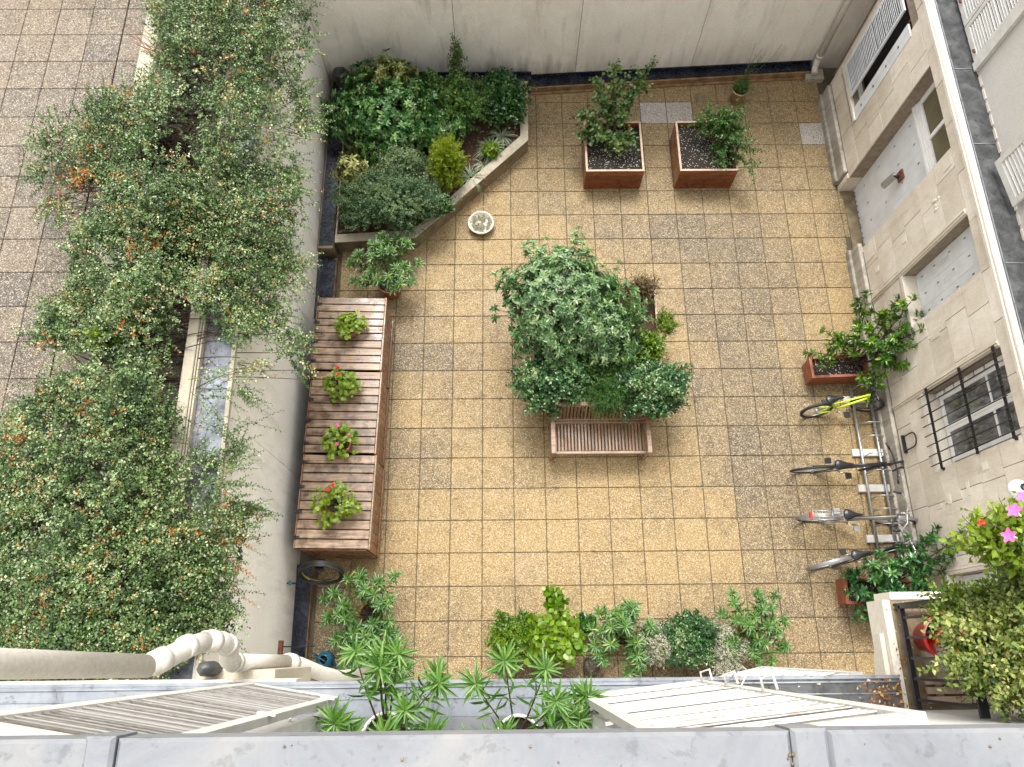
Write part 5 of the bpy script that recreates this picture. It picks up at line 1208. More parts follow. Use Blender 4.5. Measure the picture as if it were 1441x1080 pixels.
loose_shrub('round-leaved shrub with tall yellowish shoots in the left square planter', 1.30, -1.20, .45,
            [(-.55, .15, .45), (-.3, .55, .75), (.02, .75, .95), (.15, .55, .75), (.45, .5, .8), (.55, .72, .95), (-.5, -.15, .3), (.35, -.25, .2), (.15, -.3, .2), (-.2, -.2, .25), (.2, .25, .5), (-.15, .3, .6)], 'lf_apple', .07, .06, 'round', 91, 6, 3, sl=.28)
loose_shrub('small-leaved climbing shrub leaning out of the right square planter', 3.20, -1.25, .45,
            [(.15, .25, .45), (.0, .15, .55), (-.2, .2, .45), (-.35, .1, .35), (.1, .0, .55), (.45, -.45, .35), (.5, -.75, .2), (.0, -.6, .15), (.22, .05, .6), (.35, -.1, .4), (.0, -.05, .5), (.2, -.3, .45)], 'lf_small', .045, .032, 'diamond', 92, 12, 5, sl=.30)

# middle box
t = thing('whorled_shrub', 'very large rounded grey green shrub with whorled leaves in the middle planter', 'shrub', (.45, -4.95, .5), group='shrubs in the middle planter')
bush(t, (.28, -.30, .62), (.78, .66, .58), 330, M['lf_tobira'], .09, .030, 'lance', 'rosette', 10, .24, 109, tint=.48, foot=(0, 0, 0), open_=.88, lump=.3, zmin=-.2, upb=.9, wander=.12, droop=0, part='lower_foliage')
bush(t, (-.16, .08, .80), (1.0, .90, .66), 600, M['lf_tobira'], .095, .032, 'lance', 'rosette', 10, .24, 101, tint=.5, tj=.2, foot=(0, 0, 0), open_=.88, lump=.38, stem_r=.005, zmin=-.3, upb=.9, wander=.12, droop=0)
t = thing('leafy_shrub', 'mid green shrub filling the middle planter between the whorled shrub and the feathery one', 'shrub', (.80, -5.65, .5), group='shrubs in the middle planter')
bush(t, (0, 0, .40), (.55, .42, .38), 260, M['lf_small'], .055, .032, 'diamond', 'along', 10, .22, 108, tint=.55, foot=(0, 0, 0))
t = thing('glossy_shrub', 'dark glossy shrub at the left front corner of the middle planter', 'shrub', (.15, -5.98, .5), group='shrubs in the middle planter')
bush(t, (-.02, -.06, .46), (.60, .52, .44), 520, M['lf_dark'], .055, .034, 'diamond', 'along', 11, .2, 102, tint=.55, foot=(0, 0, 0), zmin=-.4, lump=.42)
t = thing('glossy_shrub', 'dark glossy shrub overhanging the right front corner of the middle planter', 'shrub', (1.62, -6.10, .5), group='shrubs in the middle planter')
bush(t, (-.02, -.10, .46), (.62, .46, .44), 540, M['lf_dark'], .055, .032, 'diamond', 'along', 11, .2, 103, tint=.6, foot=(0, 0, 0), zmin=-.4, lump=.42)
t = thing('feathery_shrub', 'soft feathery green plant drooping over the bench back', 'shrub', (.90, -6.0, .5))
bush(t, (.05, -.26, .42), (.48, .36, .34), 460, M['lf_fern'], .034, .007, 'diamond', 'along', 20, .24, 104, tint=.55, foot=(0, 0, 0), stem_r=.002, zmin=-.3)
t = thing('bright_shrub', 'bright yellow green leafy shrub on the right side of the middle planter', 'shrub', (1.50, -5.45, .5))
bush(t, (.12, .05, .22), (.36, .34, .26), 130, M['lf_round'], .055, .035, 'diamond', 'along', 9, .22, 105, tint=.45, foot=(0, 0, 0))
t = thing('bushy_shrub', 'small upright shrub leaning over the right board of the middle planter', 'shrub', (1.84, -5.0, .5))
bush(t, (.14, .03, .2), (.20, .26, .26), 110, M['lf_gera'], .034, .018, 'diamond', 'along', 10, .18, 106, tint=.35, foot=(0, 0, 0))
t = thing('bronze_shrub', 'thin bronze leaved shrub at the back right corner of the middle planter', 'shrub', (1.60, -4.45, .5))
bush(t, (-.05, .05, .3), (.38, .26, .28), 110, M['lf_brown'], .036, .022, 'diamond', 'along', 9, .24, 107, foot=(0, 0, 0))

# laurels in the troughs
def laurel(label, x, y, z, tips, seed, leafm='lf_laurel', L=.10, W=.034, nl=9):
    t = thing('laurel', label, 'shrub', (x, y, z), group='laurels by the stone building'); rg = np.random.default_rng(seed)
    T = np.array(tips, float); S = len(T); st = rg.normal(0, .05, (S, 3))*np.array([1.6, .6, 0])
    s_ = np.linspace(0, 1, 8)[None, :, None]; mid = st*.5+T*.5+np.array([0, 0, .12])
    P = (1-s_)**2*st[:, None]+2*s_*(1-s_)*mid[:, None]+s_**2*T[:, None]
    q0 = [P[:, -1]]; d0 = [P[:, -1]-P[:, -2]]
    for k in (4, 5, 6):
        for j in range(2): q0.append(P[:, k]); d0.append(nrmz(P[:, k]-P[:, k-1])+rg.normal(0, .8, (S, 3))*np.array([1, 1, .6]))
    q0 = np.concatenate(q0); d0 = np.concatenate(d0); Q = grow(q0, d0, rg.uniform(.10, .22, len(q0)), .2, .2, 5, rg)
    td = nrmz(Q[:, -1]-Q[:, -2])
    geo = [rosette(Q[:, -1], td, nl, L, W, 'lance', .62, np.clip(.45+.5*vnoise(q0, 3, seed), 0, 1), .2, rg=rg), along(Q, 5, L*.85, W, 'lance', .2, 1, .7, np.full(len(q0), .45), .3, rg=rg)]
    npmesh('foliage', geo, M[leafm], t); npmesh('branches', [stems_geo(P, .014, .006, 5), stems_geo(Q, .005, .002, 4)], M['twig'], t, smooth=True)
M['lf_laurel_light'] = leaf_mat('fresh laurel leaf', [(0, (.03, .09, .02)), (.5, (.10, .22, .04)), (1, (.36, .46, .10))], .3)
laurel('tall spreading laurel in the trough above the yellow green bicycle', 5.12, -5.55, .33,
       [(-.75, .05, .35), (-.55, .35, .4), (-.1, .7, .6), (.15, .45, .7), (.1, .9, .5), (.35, .65, .8), (.42, .3, 1.0), (.3, .1, .9), (.38, -.05, .8), (.28, -.3, .7), (.0, -.45, .5), (.0, .1, .6), (-.2, .15, .45), (.2, .2, .6), (-.35, .2, .3), (.1, -.15, .6), (.36, .5, 1.25), (.4, .05, 1.2), (.05, -.55, .15), (.25, -.15, .4)], 111, 'lf_laurel_light', .115, .038, 11)
laurel('dense laurel in the trough by the balcony and the last bicycle', 4.95, -9.12, .33,
       [(-.55, .15, .25), (-.5, -.1, .3), (-.35, .25, .45), (-.15, .35, .5), (.1, .5, .6), (.3, .55, .9), (.45, .7, .7), (.45, .3, .8), (.2, .1, .7), (0, -.1, .5), (-.3, -.25, .3), (-.45, -.35, .15), (.1, -.3, .5), (.35, -.1, .7), (-.1, .1, .5), (.48, .55, 1.2), (-.25, .05, .4), (.3, -.35, .5), (-.15, -.4, .2), (.15, .3, .7)], 112, L=.12, W=.038, nl=11)

# ================================================================== COTONEASTER SHRUBS on the terrace planter
def in_poly(P, poly):
    x, y = P[:, 0], P[:, 1]; ins = np.zeros(len(P), bool); n = len(poly)
    for i in range(n):
        (x0, y0), (x1, y1) = poly[i], poly[(i+1) % n]
        c = ((y0 > y) != (y1 > y)) & (x < (x1-x0)*(y-y0)/((y1-y0) if y1 != y0 else 1e-9)+x0); ins ^= c
    return ins
def hillz(x, y, seed):
    k = 1-np.abs(x+4.85)/1.55
    base = 3.62+.52*np.clip(k, 0, 1)
    over = np.where(x > -3.95, -.30*(x+3.95)/.8, 0)+np.where(x < -5.75, -.28*np.clip((-5.75-x)/.8, 0, 1), 0)
    n = np.array([noise.noise(Vector((a*1.6, b_*1.6, seed))) for a, b_ in zip(x, y)])
    return base+over+.32*n
def cotoneaster(label, poly, n, seed, dens=1.0, redness=.1, foot=(-4.9, 0), hole=.0, berries=300):
    rg = np.random.default_rng(seed); n = int(n*1.9); redness -= .06; poly = np.array(poly); cyy = poly[:, 1].mean(); poly[:, 0] -= np.where(poly[:, 0] > -4.2, .14 if cyy > -7.5 else .26, 0); lo, hi = poly.min(0), poly.max(0)
    cx, cy = poly.mean(0)
    t = thing('cotoneaster', label, 'shrub', (foot[0], cy, 3.36), group='cotoneasters in the terrace planter')
    p = rg.uniform(lo, hi, (n*6, 2)); p = p[in_poly(p, poly)][:n]
    nz = np.array([noise.noise(Vector((a*1.9, b_*1.9, seed*.3))) for a, b_ in p]); keep = rg.uniform(0, 1, len(p)) < np.clip(.86-hole+nz*1.7, .06, 1); p = p[keep]
    z = hillz(p[:, 0], p[:, 1], seed)-rg.uniform(0, .38, len(p))*rg.uniform(0, 1, len(p))
    out = np.stack([np.sign(p[:, 0]+4.85)*np.clip(np.abs(p[:, 0]+4.85), .2, 1), (p[:, 1]-cy)*.15, np.full(len(p), .55)], 1)
    d0 = nrmz(out)*1.0+rg.normal(0, .75, (len(p), 3))*np.array([1, 1, .5])
    ln = rg.uniform(.13, .34, len(p))
    p0 = np.stack([p[:, 0], p[:, 1], z], 1)
    P = grow(p0, d0, ln, .75, .3, 6, rg)
    inside = in_poly(P[:, -1, :2], poly) | (rg.uniform(0, 1, len(p)) < .10)
    P = P[inside]; ln = ln[inside]
    # feathery sprays reaching past the edge of the mass
    ne = 150
    k = rg.integers(0, len(poly), ne); f = rg.uniform(0, 1, (ne, 1)); e = poly[k]*(1-f)+poly[(k+1) % len(poly)]*f
    e = e[(e[:, 1] < -1.0) & (e[:, 1] > -9.75)]; inn = e+(np.array([cx, cy])-e)*.12
    d = np.concatenate([e-inn, np.full((len(e), 1), .06)], 1); d = nrmz(d)+rg.normal(0, .35, d.shape)*np.array([1, 1, .3])
    E0 = np.concatenate([inn, (hillz(inn[:, 0], inn[:, 1], seed)-.05)[:, None]], 1)
    Q = grow(E0, d, rg.uniform(.25, .50, len(e)), .7, .3, 9, rg)
    nw = 34 if hi[0] > -3.6 else 0
    if nw:
        wy = rg.uniform(max(lo[1], -9.6), min(hi[1], -1.6), nw); wx = rg.uniform(-4.1, -3.75, nw)
        E1 = np.stack([wx, wy, hillz(wx, wy, seed)+.02], 1); d1 = np.stack([np.ones(nw), rg.normal(.05, .45, nw), rg.uniform(-.05, .35, nw)], 1)
        Q = np.concatenate([Q, grow(E1, d1, rg.uniform(.35, .80, nw), .75, .32, 9, rg)])
    off = np.array(t.location)
    P -= off; Q -= off
    def tints(A):
        w = A[:, 0]+off; a = .5*np.array([noise.noise(Vector(v*1.3)+Vector((seed, 9, 0))) for v in w])+.75*np.array([noise.noise(Vector(v*5.5)+Vector((seed, 9, 0))) for v in w]); b_ = np.array([noise.noise(Vector(v*4.0)) for v in w])
        base = np.clip(.42+.5*b_+rg.normal(0, .18, len(A)), .05, .80)
        red = (a*1.0+rg.normal(0, .20, len(A))) > (.70-redness)
        return np.where(red, rg.uniform(.83, 1, len(A)), base)
    geo = [along(P, 15, .036, .024, 'diamond', .02, .95, .9, tints(P), .2, rg=rg, lj=.42), along(Q, 28, .034, .022, 'diamond', .05, .95, .8, tints(Q), .14, rg=rg)]
    npmesh('foliage', geo, M['lf_coto'], t)
    nb = 160; w = rg.uniform(lo, hi, (nb*3, 2)); w = w[in_poly(w, poly)][:nb]
    st = np.stack([np.full(len(w), -4.9)+rg.normal(0, .25, len(w)), w[:, 1]+rg.normal(0, .35, len(w)), np.full(len(w), 3.36)], 1)
    en = np.concatenate([w, (hillz(w[:, 0], w[:, 1], seed)-.12)[:, None]], 1); s_ = np.linspace(0, 1, 8)[None, :, None]; mid = (st+en)/2+np.array([0, 0, .22])
    T = (1-s_)**2*st[:, None]+2*s_*(1-s_)*mid[:, None]+s_**2*en[:, None]-off
    npmesh('branches', [stems_geo(T, .011, .004, 4), stems_geo(P, .0022, .0012, 3), stems_geo(Q, .003, .0012, 3)], M['twig'], t, smooth=True)
    # berries: little faceted beads along some shoots
    ib = rg.choice(len(P), min(berries//2, len(P)), replace=False); c = P[ib, rg.integers(1, 6, len(ib))]+rg.normal(0, .012, (len(ib), 3))
    oc = np.array([(1, 0, 0), (0, 1, 0), (-1, 0, 0), (0, -1, 0), (0, 0, 1), (0, 0, -1)])*.0075
    V = (c[:, None]+oc[None]).reshape(-1, 3); F = np.array([(0, 1, 4), (1, 2, 4), (2, 3, 4), (3, 0, 4), (1, 0, 5), (2, 1, 5), (3, 2, 5), (0, 3, 5)])
    F = (F[None]+(np.arange(len(c))*6)[:, None, None]).reshape(-1, 3)
    o = npmesh('berries', [(V, F, np.zeros(len(V)))], M['berry'], t); o['kind'] = 'stuff'
    return t
cotoneaster('cotoneaster at the top of the terrace planter trailing over the wall by the corner',
    [(-5.51, -1.11), (-5.5, -.3), (-3.2, -.3), (-3.22, -1.12), (-3.16, -1.88), (-3.26, -2.48), (-3.09, -2.83), (-3.02, -3.05), (-3.21, -3.5), (-3.39, -3.05), (-3.54, -2.36), (-3.59, -2.82), (-3.46, -3.28), (-3.18, -3.82), (-3.1, -4.35), (-3.16, -5.25), (-3.0, -5.70), (-3.26, -5.44), (-3.67, -5.44), (-4.45, -5.52), (-5.27, -5.61), (-5.64, -4.94), (-5.47, -4.44), (-5.21, -3.92), (-5.36, -2.93), (-5.17, -2.7)], 4300, 201, redness=.08, hole=.1, berries=500)
cotoneaster('orange berried cotoneaster branch sprawling leftwards over the terrace slabs',
    [(-5.3, -3.04), (-6.08, -2.98), (-6.41, -3.15), (-6.84, -3.26), (-6.87, -3.48), (-6.7, -3.91), (-6.61, -4.33), (-6.16, -4.84), (-6.22, -4.33), (-5.87, -4.13), (-5.41, -4.28), (-5.19, -4.03)], 720, 202, redness=.24, hole=.22, berries=380)
cotoneaster('cotoneaster hanging over the zinc channel halfway along the wall',
    [(-5.45, -4.54), (-4.6, -4.44), (-3.45, -4.76), (-3.02, -5.25), (-3.15, -5.25), (-3.17, -5.91), (-2.91, -6.27), (-2.88, -6.88), (-3.15, -6.53), (-3.43, -6.86), (-3.46, -7.37), (-3.63, -6.53), (-3.78, -6.26), (-4.04, -6.17), (-4.16, -5.9), (-4.43, -6.26), (-4.50, -6.95), (-4.36, -7.61), (-5.61, -7.6), (-5.6, -7.27), (-5.22, -6.78), (-5.93, -6.6), (-6.2, -6.24), (-5.83, -5.7), (-5.72, -4.94)], 2900, 203, redness=.12, hole=.1, berries=350)
cotoneaster('very large cotoneaster filling the lower left above the thick drainpipe',
    [(-6.14, -7.27), (-5.76, -6.86), (-5.01, -7.11), (-4.32, -7.28), (-4.24, -7.61), (-4.04, -7.93), (-3.53, -7.77), (-3.34, -7.64), (-3.37, -7.93), (-3.42, -8.32), (-3.1, -8.39), (-3.2, -8.65), (-3.3, -8.83), (-3.2, -9.12), (-3.22, -9.53), (-3.26, -9.8), (-3.91, -10.25), (-5.58, -10.3), (-6.4, -10.3), (-6.63, -7.59)], 5600, 204, redness=.10, hole=.0, berries=500)
rg = np.random.default_rng(210)
t = thing('dead_branches', 'bundle of rusty brown dead twigs sticking out of the top cotoneaster', 'branches', (-5.1, -2.6, 3.5))
a = rg.normal(2.1, .35, 70); d0 = np.stack([np.cos(a), np.sin(a), rg.uniform(.1, .8, 70)], 1)
P = grow(rg.normal(0, .08, (70, 3))+np.array([.15, 0, .25]), d0, rg.uniform(.35, .8, 70), .2, .25, 7, rg)
npmesh('twigs', [stems_geo(P, .006, .002, 4)], M['deadwood'], t, smooth=True)
litter('planter_litter', 'brown leaves fallen along the edge of the zinc channel', lambda rg, n: np.stack([np.where(rg.uniform(0, 1, n) < .7, rg.uniform(-4.185, -4.10, n), rg.uniform(-4.18, -3.9, n)), rg.uniform(-8.5, -2.5, n), np.full(n, 3.482)], 1), 420, 211, L=.028)
for i, (x, y) in enumerate([(-5.0, -6.3), (-4.95, -6.05), (-5.15, -6.55)]):
    t = thing('green_seedling', ['broad-leaved green plant between the cotoneasters', 'second broad-leaved plant just above the first between the cotoneasters', 'third broad-leaved plant nearest the terrace slabs between the cotoneasters'][i], 'plant', (x, y, 3.4), group='broad-leaved plants in the terrace planter')
    bush(t, (0, 0, .42), (.16, .16, .30), 34, M['lf_gera'], .07, .06, 'round', 'along', 6, .16, 220+i, foot=(0, 0, 0))

# ================================================================== OUR OWN FACADE below the camera
ob = tag(bpy.data.objects.new('near_building', None), 'grey white facade directly below the viewer with zinc ledges and white shutters', 'building'); COL.objects.link(ob)
FY = -10.31
OX0, OX1, OZ0, OZ1 = -1.655, -.16, 6.70, 9.45
MB().box(-4.4, OX0, -11.2, FY, -.1, 10.74).build('wall', M['stucco_own'], ob)
MB().box(OX1, 7.2, -11.2, FY, -.1, 10.74).build('wall', M['stucco_own'], ob)
MB().box(OX0+.001, OX1-.001, -11.2, FY-.001, -.1, OZ0-.09).build('wall', M['stucco_own'], ob)
MB().box(OX0+.001, OX1-.001, -11.2, FY-.001, OZ1, 10.74).build('wall', M['stucco_own'], ob)
for x, w_ in [(OX0, .05), (OX1-.05, .05)]: MB().box(x+.002, x+w_-.002, -10.78, FY-.10, OZ0+.002, OZ1-.002).build('window_frame', M['white_paint'], ob)
MB().box(OX0+.05, OX1-.05, -10.82, -10.76, OZ0+.002, OZ1-.002).build('window_glass', M['glass'], ob)
# zinc ledge under the shuttered window
def ledge(x0, x1, m, mid, zz=6.70, y_in=FY+.001):
    MB().box(x0, x1, y_in, -10.118, zz-.07, zz-.004).build('ledge_sheet', m, ob)
    MB().box(x0, x1, -10.118, -10.100, zz-.09, zz+.0).build('ledge_lip', mid, ob)
    MB().tube([(x0, -10.137, zz), (x1, -10.137, zz)], .006, 6).build('ledge_bead', mid, ob)
    MB().tube([(x0, -10.205, zz-.003), (x1, -10.205, zz-.003)], .005, 6).build('ledge_bead', mid, ob)
ledge(-4.3, -2.35, M['zinc'], M['zinc']); ledge(-2.347, -1.25, M['zinc'], M['zinc']); ledge(-1.247, -.40, M['zinc'], M['zinc']); ledge(-.397, .62, M['zinc'], M['zinc']); ledge(.623, 1.84, M['zinc_dark'], M['zinc'])
MB().box(OX0+.052, OX1-.052, -10.758, FY, OZ0-.089, OZ0-.006).build('sill_sheet', M['zinc_near'], ob)
MB().box(-4.3, -1.95, -10.112, -10.085, 6.50, 6.66).build('cornice_edge', M['stone_pale'], ob)
# near zinc sill
for i, (a, b_) in enumerate([(-3.4, -1.062), (-1.068, -1.036), (-1.034, -.316), (-.3155, -.2765), (-.2755, 2.2)]):
    dz = .0025 if i in (1, 3) else 0
    MB().bev(a, b_, -11.0, -10.020+dz, 10.80, 10.850+dz, .004).build('near_sill_sheet', M['zinc_near'], ob)
MB().box(-3.4, 2.2, -10.030, -10.0245, 10.775, 10.799).build('near_sill_drip', M['zinc'], ob)
MB().box(-3.4, 2.2, -11.2, -10.05, 10.742, 10.799).build('near_sill_bed', M['stone_pale'], ob)
rg = random.Random(5)
for i in range(60):
    MB().blob((rg.uniform(-1.2, 0.1) if i % 3 else rg.choice([-1.065, -.318])+rg.uniform(-.004, .004), rg.uniform(-10.10, -10.028), 10.851), (rg.uniform(.0005, .0022),)*2+(.0012,), i, 6, 4).build('grit', M['concrete_side'], ob)
# white louvred shutters of the window below
s = thing('louvred_shutter', 'white louvred shutter folded back to the left of the window below', 'shutter', (-1.64, -10.185, 6.80), rz=R(170.7), group='white shutters of the window below')
louvre_panel('leaf', s, .56, 2.62, M['white_paint'], .050, .05, .036, -60, slat_m=M['slat'])
for z in (.25, 1.4): MB().box(-.03, .05, -.012, -.002, z, z+.05).build('hinge', M['white_paint'], s)
s = thing('louvred_shutter', 'white louvred shutter folded back to the right of the window below', 'shutter', (-.175, -10.222, 6.80), rz=R(5.9), group='white shutters of the window below')
louvre_panel('leaf', s, .75, 2.62, M['white_paint'], .058, .05, .036, 66, slat_m=M['slat'])
for z in (.25, 1.4): MB().box(-.03, .05, -.012, -.002, z, z+.05).build('hinge', M['white_paint'], s)
for i, (x, z) in enumerate([(.745, .25), (.748, .75), (.748, 1.35)]):
    MB().tube([(x-.05, .04, z), (x-.05, .09, z), (x, .10, z+.02), (x, .04, z+.04)], .007, 6).build('catch', M['white_paint'], s)
MB().tube([(.70, .04, 1.0), (.78, .10, .9), (.80, .12, .75), (.74, .04, .6)], .004, 5).build('cord', M['white_paint'], s)
for i, (x, z) in enumerate([(-1.75, 7.5), (-.06, 7.55)]):
    h_ = tag(MB().tube([(x, FY+.002, z), (x, FY+.05, z), (x+.01, FY+.07, z+.03)], .014, 8).build('shutter_hook', M['white_paint']), ['cream shutter hook on the facade under the left louvred shutter', 'cream shutter hook on the facade under the right louvred shutter'][i], 'hook')
for x0, x1 in [(OX0-.10, OX0-.002), (OX1+.002, OX1+.10)]: MB().box(x0, x1, FY+.001, FY+.045, 6.72, 9.6).build('window_surround', M['white_paint'], ob)
s = thing('louvred_shutter', 'white louvred shutter of a lower storey peeping out below the zinc ledge', 'shutter', (1.36, -10.29, 3.2), rz=R(11), group='white shutters of the window below')
louvre_panel('leaf', s, .76, 2.4, M['white_paint'], .06, .05, .036, 64, slat_m=M['slat'])
# thick drain pipe
pp = thing('drainpipe', 'thick cream drainpipe with a double elbow running down the near facade', 'pipe', (0, 0, 0))
MB().tube([(-2.47, -9.955, 10.7), (-2.47, -9.955, 9.0), (-2.39, -9.985, 7.78)], .054, 18).build('pipe', M['cream_pipe'], pp)
MB().tube([(-2.39, -9.985, 7.80), (-2.37, -9.96, 7.66), (-2.33, -9.90, 7.50), (-2.29, -9.865, 7.33)], [.056, .056, .055, .055], 18).build('elbow', M['cream_pipe'], pp)
MB().tube([(-2.29, -9.865, 7.35), (-2.26, -9.865, 7.18), (-2.27, -9.90, 7.02), (-2.30, -9.965, 6.90), (-2.32, -9.985, 6.76)], [.057, .057, .057, .057, .056], 18).build('elbow', M['cream_pipe'], pp)
for c, d in [((-2.385, -9.978, 7.74), (.03, .03, -.07)), ((-2.335, -9.905, 7.52), (.015, .02, -.05)), ((-2.285, -9.865, 7.29), (.01, 0, -.05)), ((-2.315, -9.98, 6.80), (0, 0, -.06)), ((-2.26, -9.88, 7.1), (0, -.01, -.04))]:
    MB().tube([c, tuple(a+b_ for a, b_ in zip(c, d))], .0625, 18).build('collar', M['cream_pipe'], pp)
MB().tube([(-2.32, -9.985, 6.78), (-2.32, -9.995, 5.55)], .054, 18).build('pipe', M['cream_pipe'], pp)
MB().tube([(-2.32, -9.995, 5.60), (-2.28, -10.02, 5.35), (-2.16, -10.09, 5.1), (-2.10, -10.13, 4.7), (-2.10, -10.13, 3.2)], [.062, .062, .058, .054, .054], 18).build('elbow', M['cream_pipe'], pp)
MB().tube([(-2.315, -9.997, 5.54), (-2.30, -10.005, 5.46)], .070, 18).build('collar', M['cream_pipe'], pp)
# old masonry stub between pipe and ledge
st_ = tag(MB().box(-2.62, -2.12, -10.30, -10.03, 5.6, 6.55).build('cornice_block', M['concrete']), 'grey cornice block with mossy top behind the drainpipe elbow', 'cornice')
MB().blob((-2.52, -10.02, 6.62), (.07, .05, .12), 3).build('lead_hood', M['zinc_dark'], st_)

# potted oleanders on the zinc sill
oleander(-1.33, -10.405, 6.700, 'bright green oleander in a white pot on the left of the zinc sill', .145, .26, M['white_pot'], 15, .135, .019, 231, .36, .55, leafm='lf_olea_near', nl=20, group='oleanders on the zinc sill', lean=(.02, .20))
oleander(-.56, -10.415, 6.700, 'bright green oleander in a white pot on the right of the zinc sill', .135, .26, M['white_pot'], 16, .135, .019, 232, .38, .48, leafm='lf_olea_near', nl=20, group='oleanders on the zinc sill', lean=(.05, .14))

# ================================================================== BALCONY at the lower right
bc = tag(bpy.data.objects.new('balcony', None), 'small mossy balcony with a black railing crowded with plant pots at the lower right', 'balcony'); COL.objects.link(bc)
MB().box(1.91, 3.6, FY, -9.64, 6.42, 6.60).build('slab', M['concrete_side'], bc)
MB().hexa([(1.858, FY, 6.38), (1.912, FY, 6.38), (1.905, -9.64, 6.38), (1.855, -9.64, 6.38), (1.858, FY, 6.606), (1.912, FY, 6.606), (1.905, -9.64, 6.606), (1.855, -9.64, 6.606)]).build('fascia', M['stone_pale'], bc)
MB().hexa([(1.82, FY, 6.35), (1.855, FY, 6.35), (1.853, -9.86, 6.47), (1.825, -9.86, 6.47), (1.82, FY, 6.56), (1.855, FY, 6.56), (1.853, -9.85, 6.56), (1.825, -9.85, 6.56)]).build('bracket', M['stone_pale'], bc)
MB().box(1.913, 3.6, -9.638, -9.59, 6.38, 6.606).build('fascia', M['stone_pale'], bc)
ra = thing('balcony_railing', 'black iron railing of the balcony at the lower right', 'railing', (0, 0, 0))
MB().box(1.925, 1.955, -10.30, -9.68, 6.66, 6.685).build('bottom_rail', M['iron'], ra)
MB().box(1.915, 1.965, -10.30, -9.66, 7.35, 7.37).build('top_rail', M['iron'], ra)
for i in range(5): MB().box(1.932, 1.948, -10.245+i*.122-.008, -10.245+i*.122+.008, 6.687, 7.348).build('baluster', M['iron'], ra)
MB().box(1.925, 1.96, -9.70, -9.665, 6.60, 7.348).build('corner_post', M['iron'], ra)
MB().box(1.962, 3.5, -9.70, -9.675, 6.66, 6.685).build('bottom_rail', M['iron'], ra)
MB().box(1.968, 3.5, -9.705, -9.66, 7.35, 7.37).build('top_rail', M['iron'], ra)
for i in range(11): MB().box(2.07+i*.122, 2.086+i*.122, -9.698, -9.682, 6.687, 7.348).build('baluster', M['iron'], ra)
litter('balcony_litter', 'brown and pale leaves fallen on the balcony floor', lambda rg, n: np.stack([rg.uniform(1.87, 2.6, n), rg.uniform(-10.3, -9.66, n), np.full(n, 6.612)], 1), 260, 241, L=.02)
litter('ledge_litter', 'brown leaves gathered at the right end of the dark zinc ledge', lambda rg, n: np.stack([np.where(rg.uniform(0, 1, n) < .75, rg.uniform(1.62, 1.85, n), rg.uniform(.7, 1.8, n)), rg.uniform(-10.30, -10.12, n), np.full(n, 6.702)], 1), 150, 242, L=.025)
bt = thing('red_bucket', 'red plastic bucket behind the balcony railing', 'bucket', (2.12, -9.88, 6.602))
MB().lathe([(.001, .005), (.10, 0), (.135, .20), (.147, .205), (.147, .22), (.132, .222), (.10, .02), (.001, .015)], 28).build('bucket', M['red_plastic'], bt)
MB().tube([(.14*math.cos(a), .14*math.sin(a), .21+.05*math.sin(a)) for a in np.linspace(0, math.pi, 12)], .004, 5).build('handle', M['white_paint'], bt)
ot = thing('orange_pot', 'small orange pot standing inside the red bucket', 'pot', (2.11, -9.91, 6.62))
MB().lathe([(.001, 0), (.05, 0), (.072, .22), (.08, .22), (.08, .245), (.068, .245), (.05, .05), (.001, .04)], 20).build('pot', M['orange_plastic'], ot)
sl_ = thing('wooden_duckboard', 'pale slatted board on the balcony floor beside the facade', 'board', (2.25, -10.19, 6.603))
for i in range(3): MB().box(-.22, .3, -.08+i*.055, -.04+i*.055, .02, .04).build('slat', M['rim'], sl_)
for x in (-.15, .2): MB().box(x, x+.04, -.08, .07, 0, .019).build('batten', M['rim'], sl_)
t = potted('large_potted_shrub', 'big yellowing small-leaved shrub spilling over the balcony railing', 'potted plant', 2.26, -9.98, 6.602, .27, .62, M['stone_bowl'], M['mulch'])
bush(t, (-.22, .26, .72), (.26, .16, .22), 150, M['lf_gera'], .034, .02, 'diamond', 'along', 12, .2, 256, tint=.5, foot=(0, 0, .55), zmin=-.4, part='side_foliage')
bush(t, (-.03, .06, .98), (.58, .40, .34), 900, M['lf_yellowing'], .034, .019, 'diamond', 'along', 16, .22, 251, tint=.30, tj=.45, foot=(0, 0, .55), zmin=-.4, trunks=16, stem_r=.003)
bush(t, (-.06, .03, .62), (.36, .32, .30), 240, M['lf_brown'], .03, .014, 'diamond', 'along', 12, .2, 252, tint=.4, foot=(0, 0, .55), zmin=-.5, part='inner_foliage', stem_r=.004, stem=M['twig'], trunks=20)
sh_ = tag(MB().box(2.18, 2.6, -9.652, -9.49, 7.36, 7.385).build('rail_shelf', M['iron']), 'narrow iron shelf hung outside the balcony railing', 'shelf')
for x in (2.22, 2.5): MB().tube([(x, -9.655, 7.36), (x, -9.66, 7.39), (x, -9.69, 7.385)], .008, 6).build('hanger', M['iron'], sh_)
t = potted('black_pot', 'glossy black pot at the right edge outside the railing', 'pot', 2.38, -9.56, 7.387, .125, .30, M['black_pot'], M['soil'])
bush(t, (.03, .0, .40), (.16, .16, .16), 60, M['lf_round'], .045, .03, 'diamond', 'along', 8, .14, 253, foot=(0, 0, .25), tint=.4)
t = potted('pink_mandevilla', 'climbing plant with pink trumpet flowers at the right edge', 'potted plant', 2.27, -9.57, 7.387, .08, .2, M['black_pot'], M['soil'])
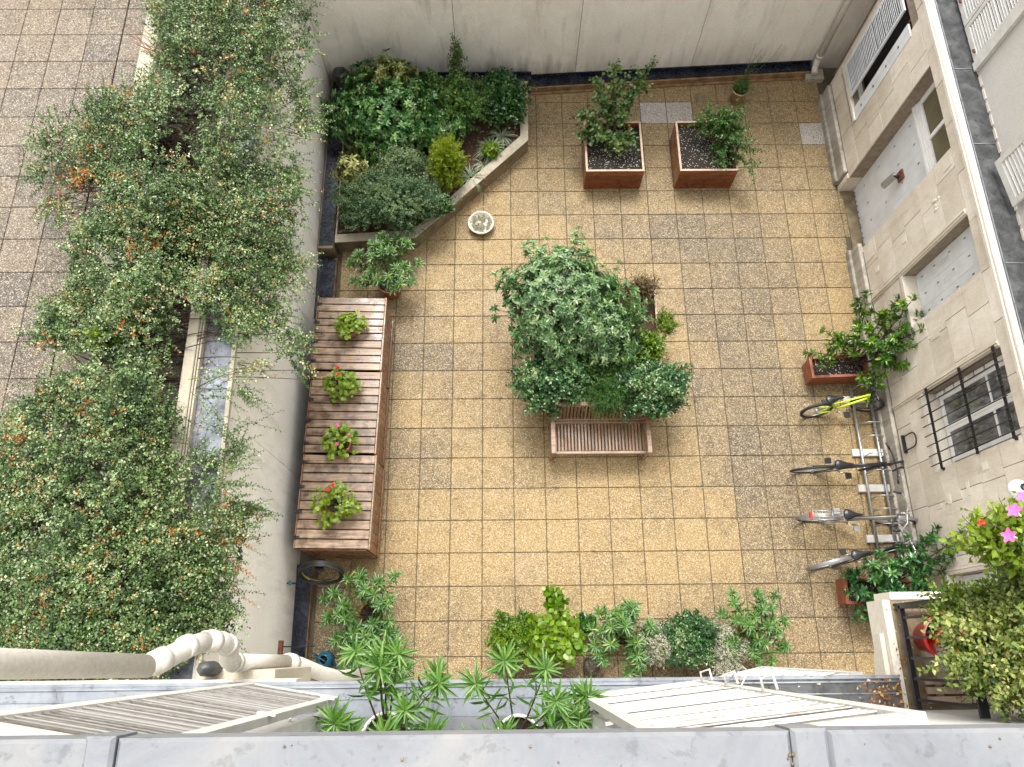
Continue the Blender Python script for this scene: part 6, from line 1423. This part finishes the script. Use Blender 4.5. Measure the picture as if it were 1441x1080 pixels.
bush(t, (-.24, .16, .50), (.36, .20, .26), 160, M['lf_gera'], .05, .028, 'diamond', 'along', 9, .18, 254, foot=(0, 0, .2), tint=.45)
def trumpet(par, p, d, L_, m, seed):
    d = Vector(d).normalized(); u = d.cross(Vector((0, 0, 1))).normalized(); w = d.cross(u); p = Vector(p); b = MB()
    b.tube([p, p+d*L_*.5, p+d*L_], [.003, .006, .012], 8, cap=False); b.build('flower_tube', M['petal_white'], par)
    vs = [p+d*L_]; fs = []; n = 25
    for j in range(n):
        a = 2*math.pi*j/n; r_ = .030*(1+.28*math.cos(5*a)); vs.append(p+d*(L_+.010)+(u*math.cos(a)+w*math.sin(a))*r_)
    for j in range(n): fs.append((0, 1+j, 1+(j+1) % n))
    MB().add(vs, fs, True).build('flower_face', m, par)
for i, (p, d) in enumerate([((-.42, .22, .76), (-.7, .3, .5)), ((-.45, .12, .74), (-.8, .1, .45)), ((-.38, .27, .78), (-.6, .5, .5))]): trumpet(t, p, d, .06, M['petal_pink'], i)
rg2 = [(-.58, .20, .70)]
for i, p in enumerate(rg2): flower_head(t, p, M['petal_red'], 7, .022, 900+i)
MB().tube([(-.1, .05, .5), (-.46, .18, .66), (-.58, .20, .70)], .002, 4).build('flower_stalk', M['stem'], t)
t = potted('hosta', 'small hosta with yellow edged leaves beside the black pot', 'potted plant', 2.50, -9.57, 7.387, .06, .14, M['terracotta'], M['soil'])
rg = np.random.default_rng(255); n = 12; a = rg.uniform(0, 6.28, n); tips = np.stack([np.cos(a)*.02, np.sin(a)*.02, np.full(n, .16)], 1)
npmesh('foliage', [leaf_geo(tips, np.stack([np.cos(a), np.sin(a), np.full(n, .9)], 1), np.stack([-np.cos(a)*.5, -np.sin(a)*.5, np.ones(n)], 1), np.full(n, .09), np.full(n, .035), rg.uniform(.4, 1, n), 'lance')], M['lf_lime'], t)
# stray leaves on the paving
litter('stray_leaves', 'a few stray pale leaves scattered over the paving', lambda rg, n: np.stack([rg.uniform(-2.3, 5.2, n), rg.uniform(-10, 0, n), np.full(n, .006)], 1), 26, 261, L=.03)
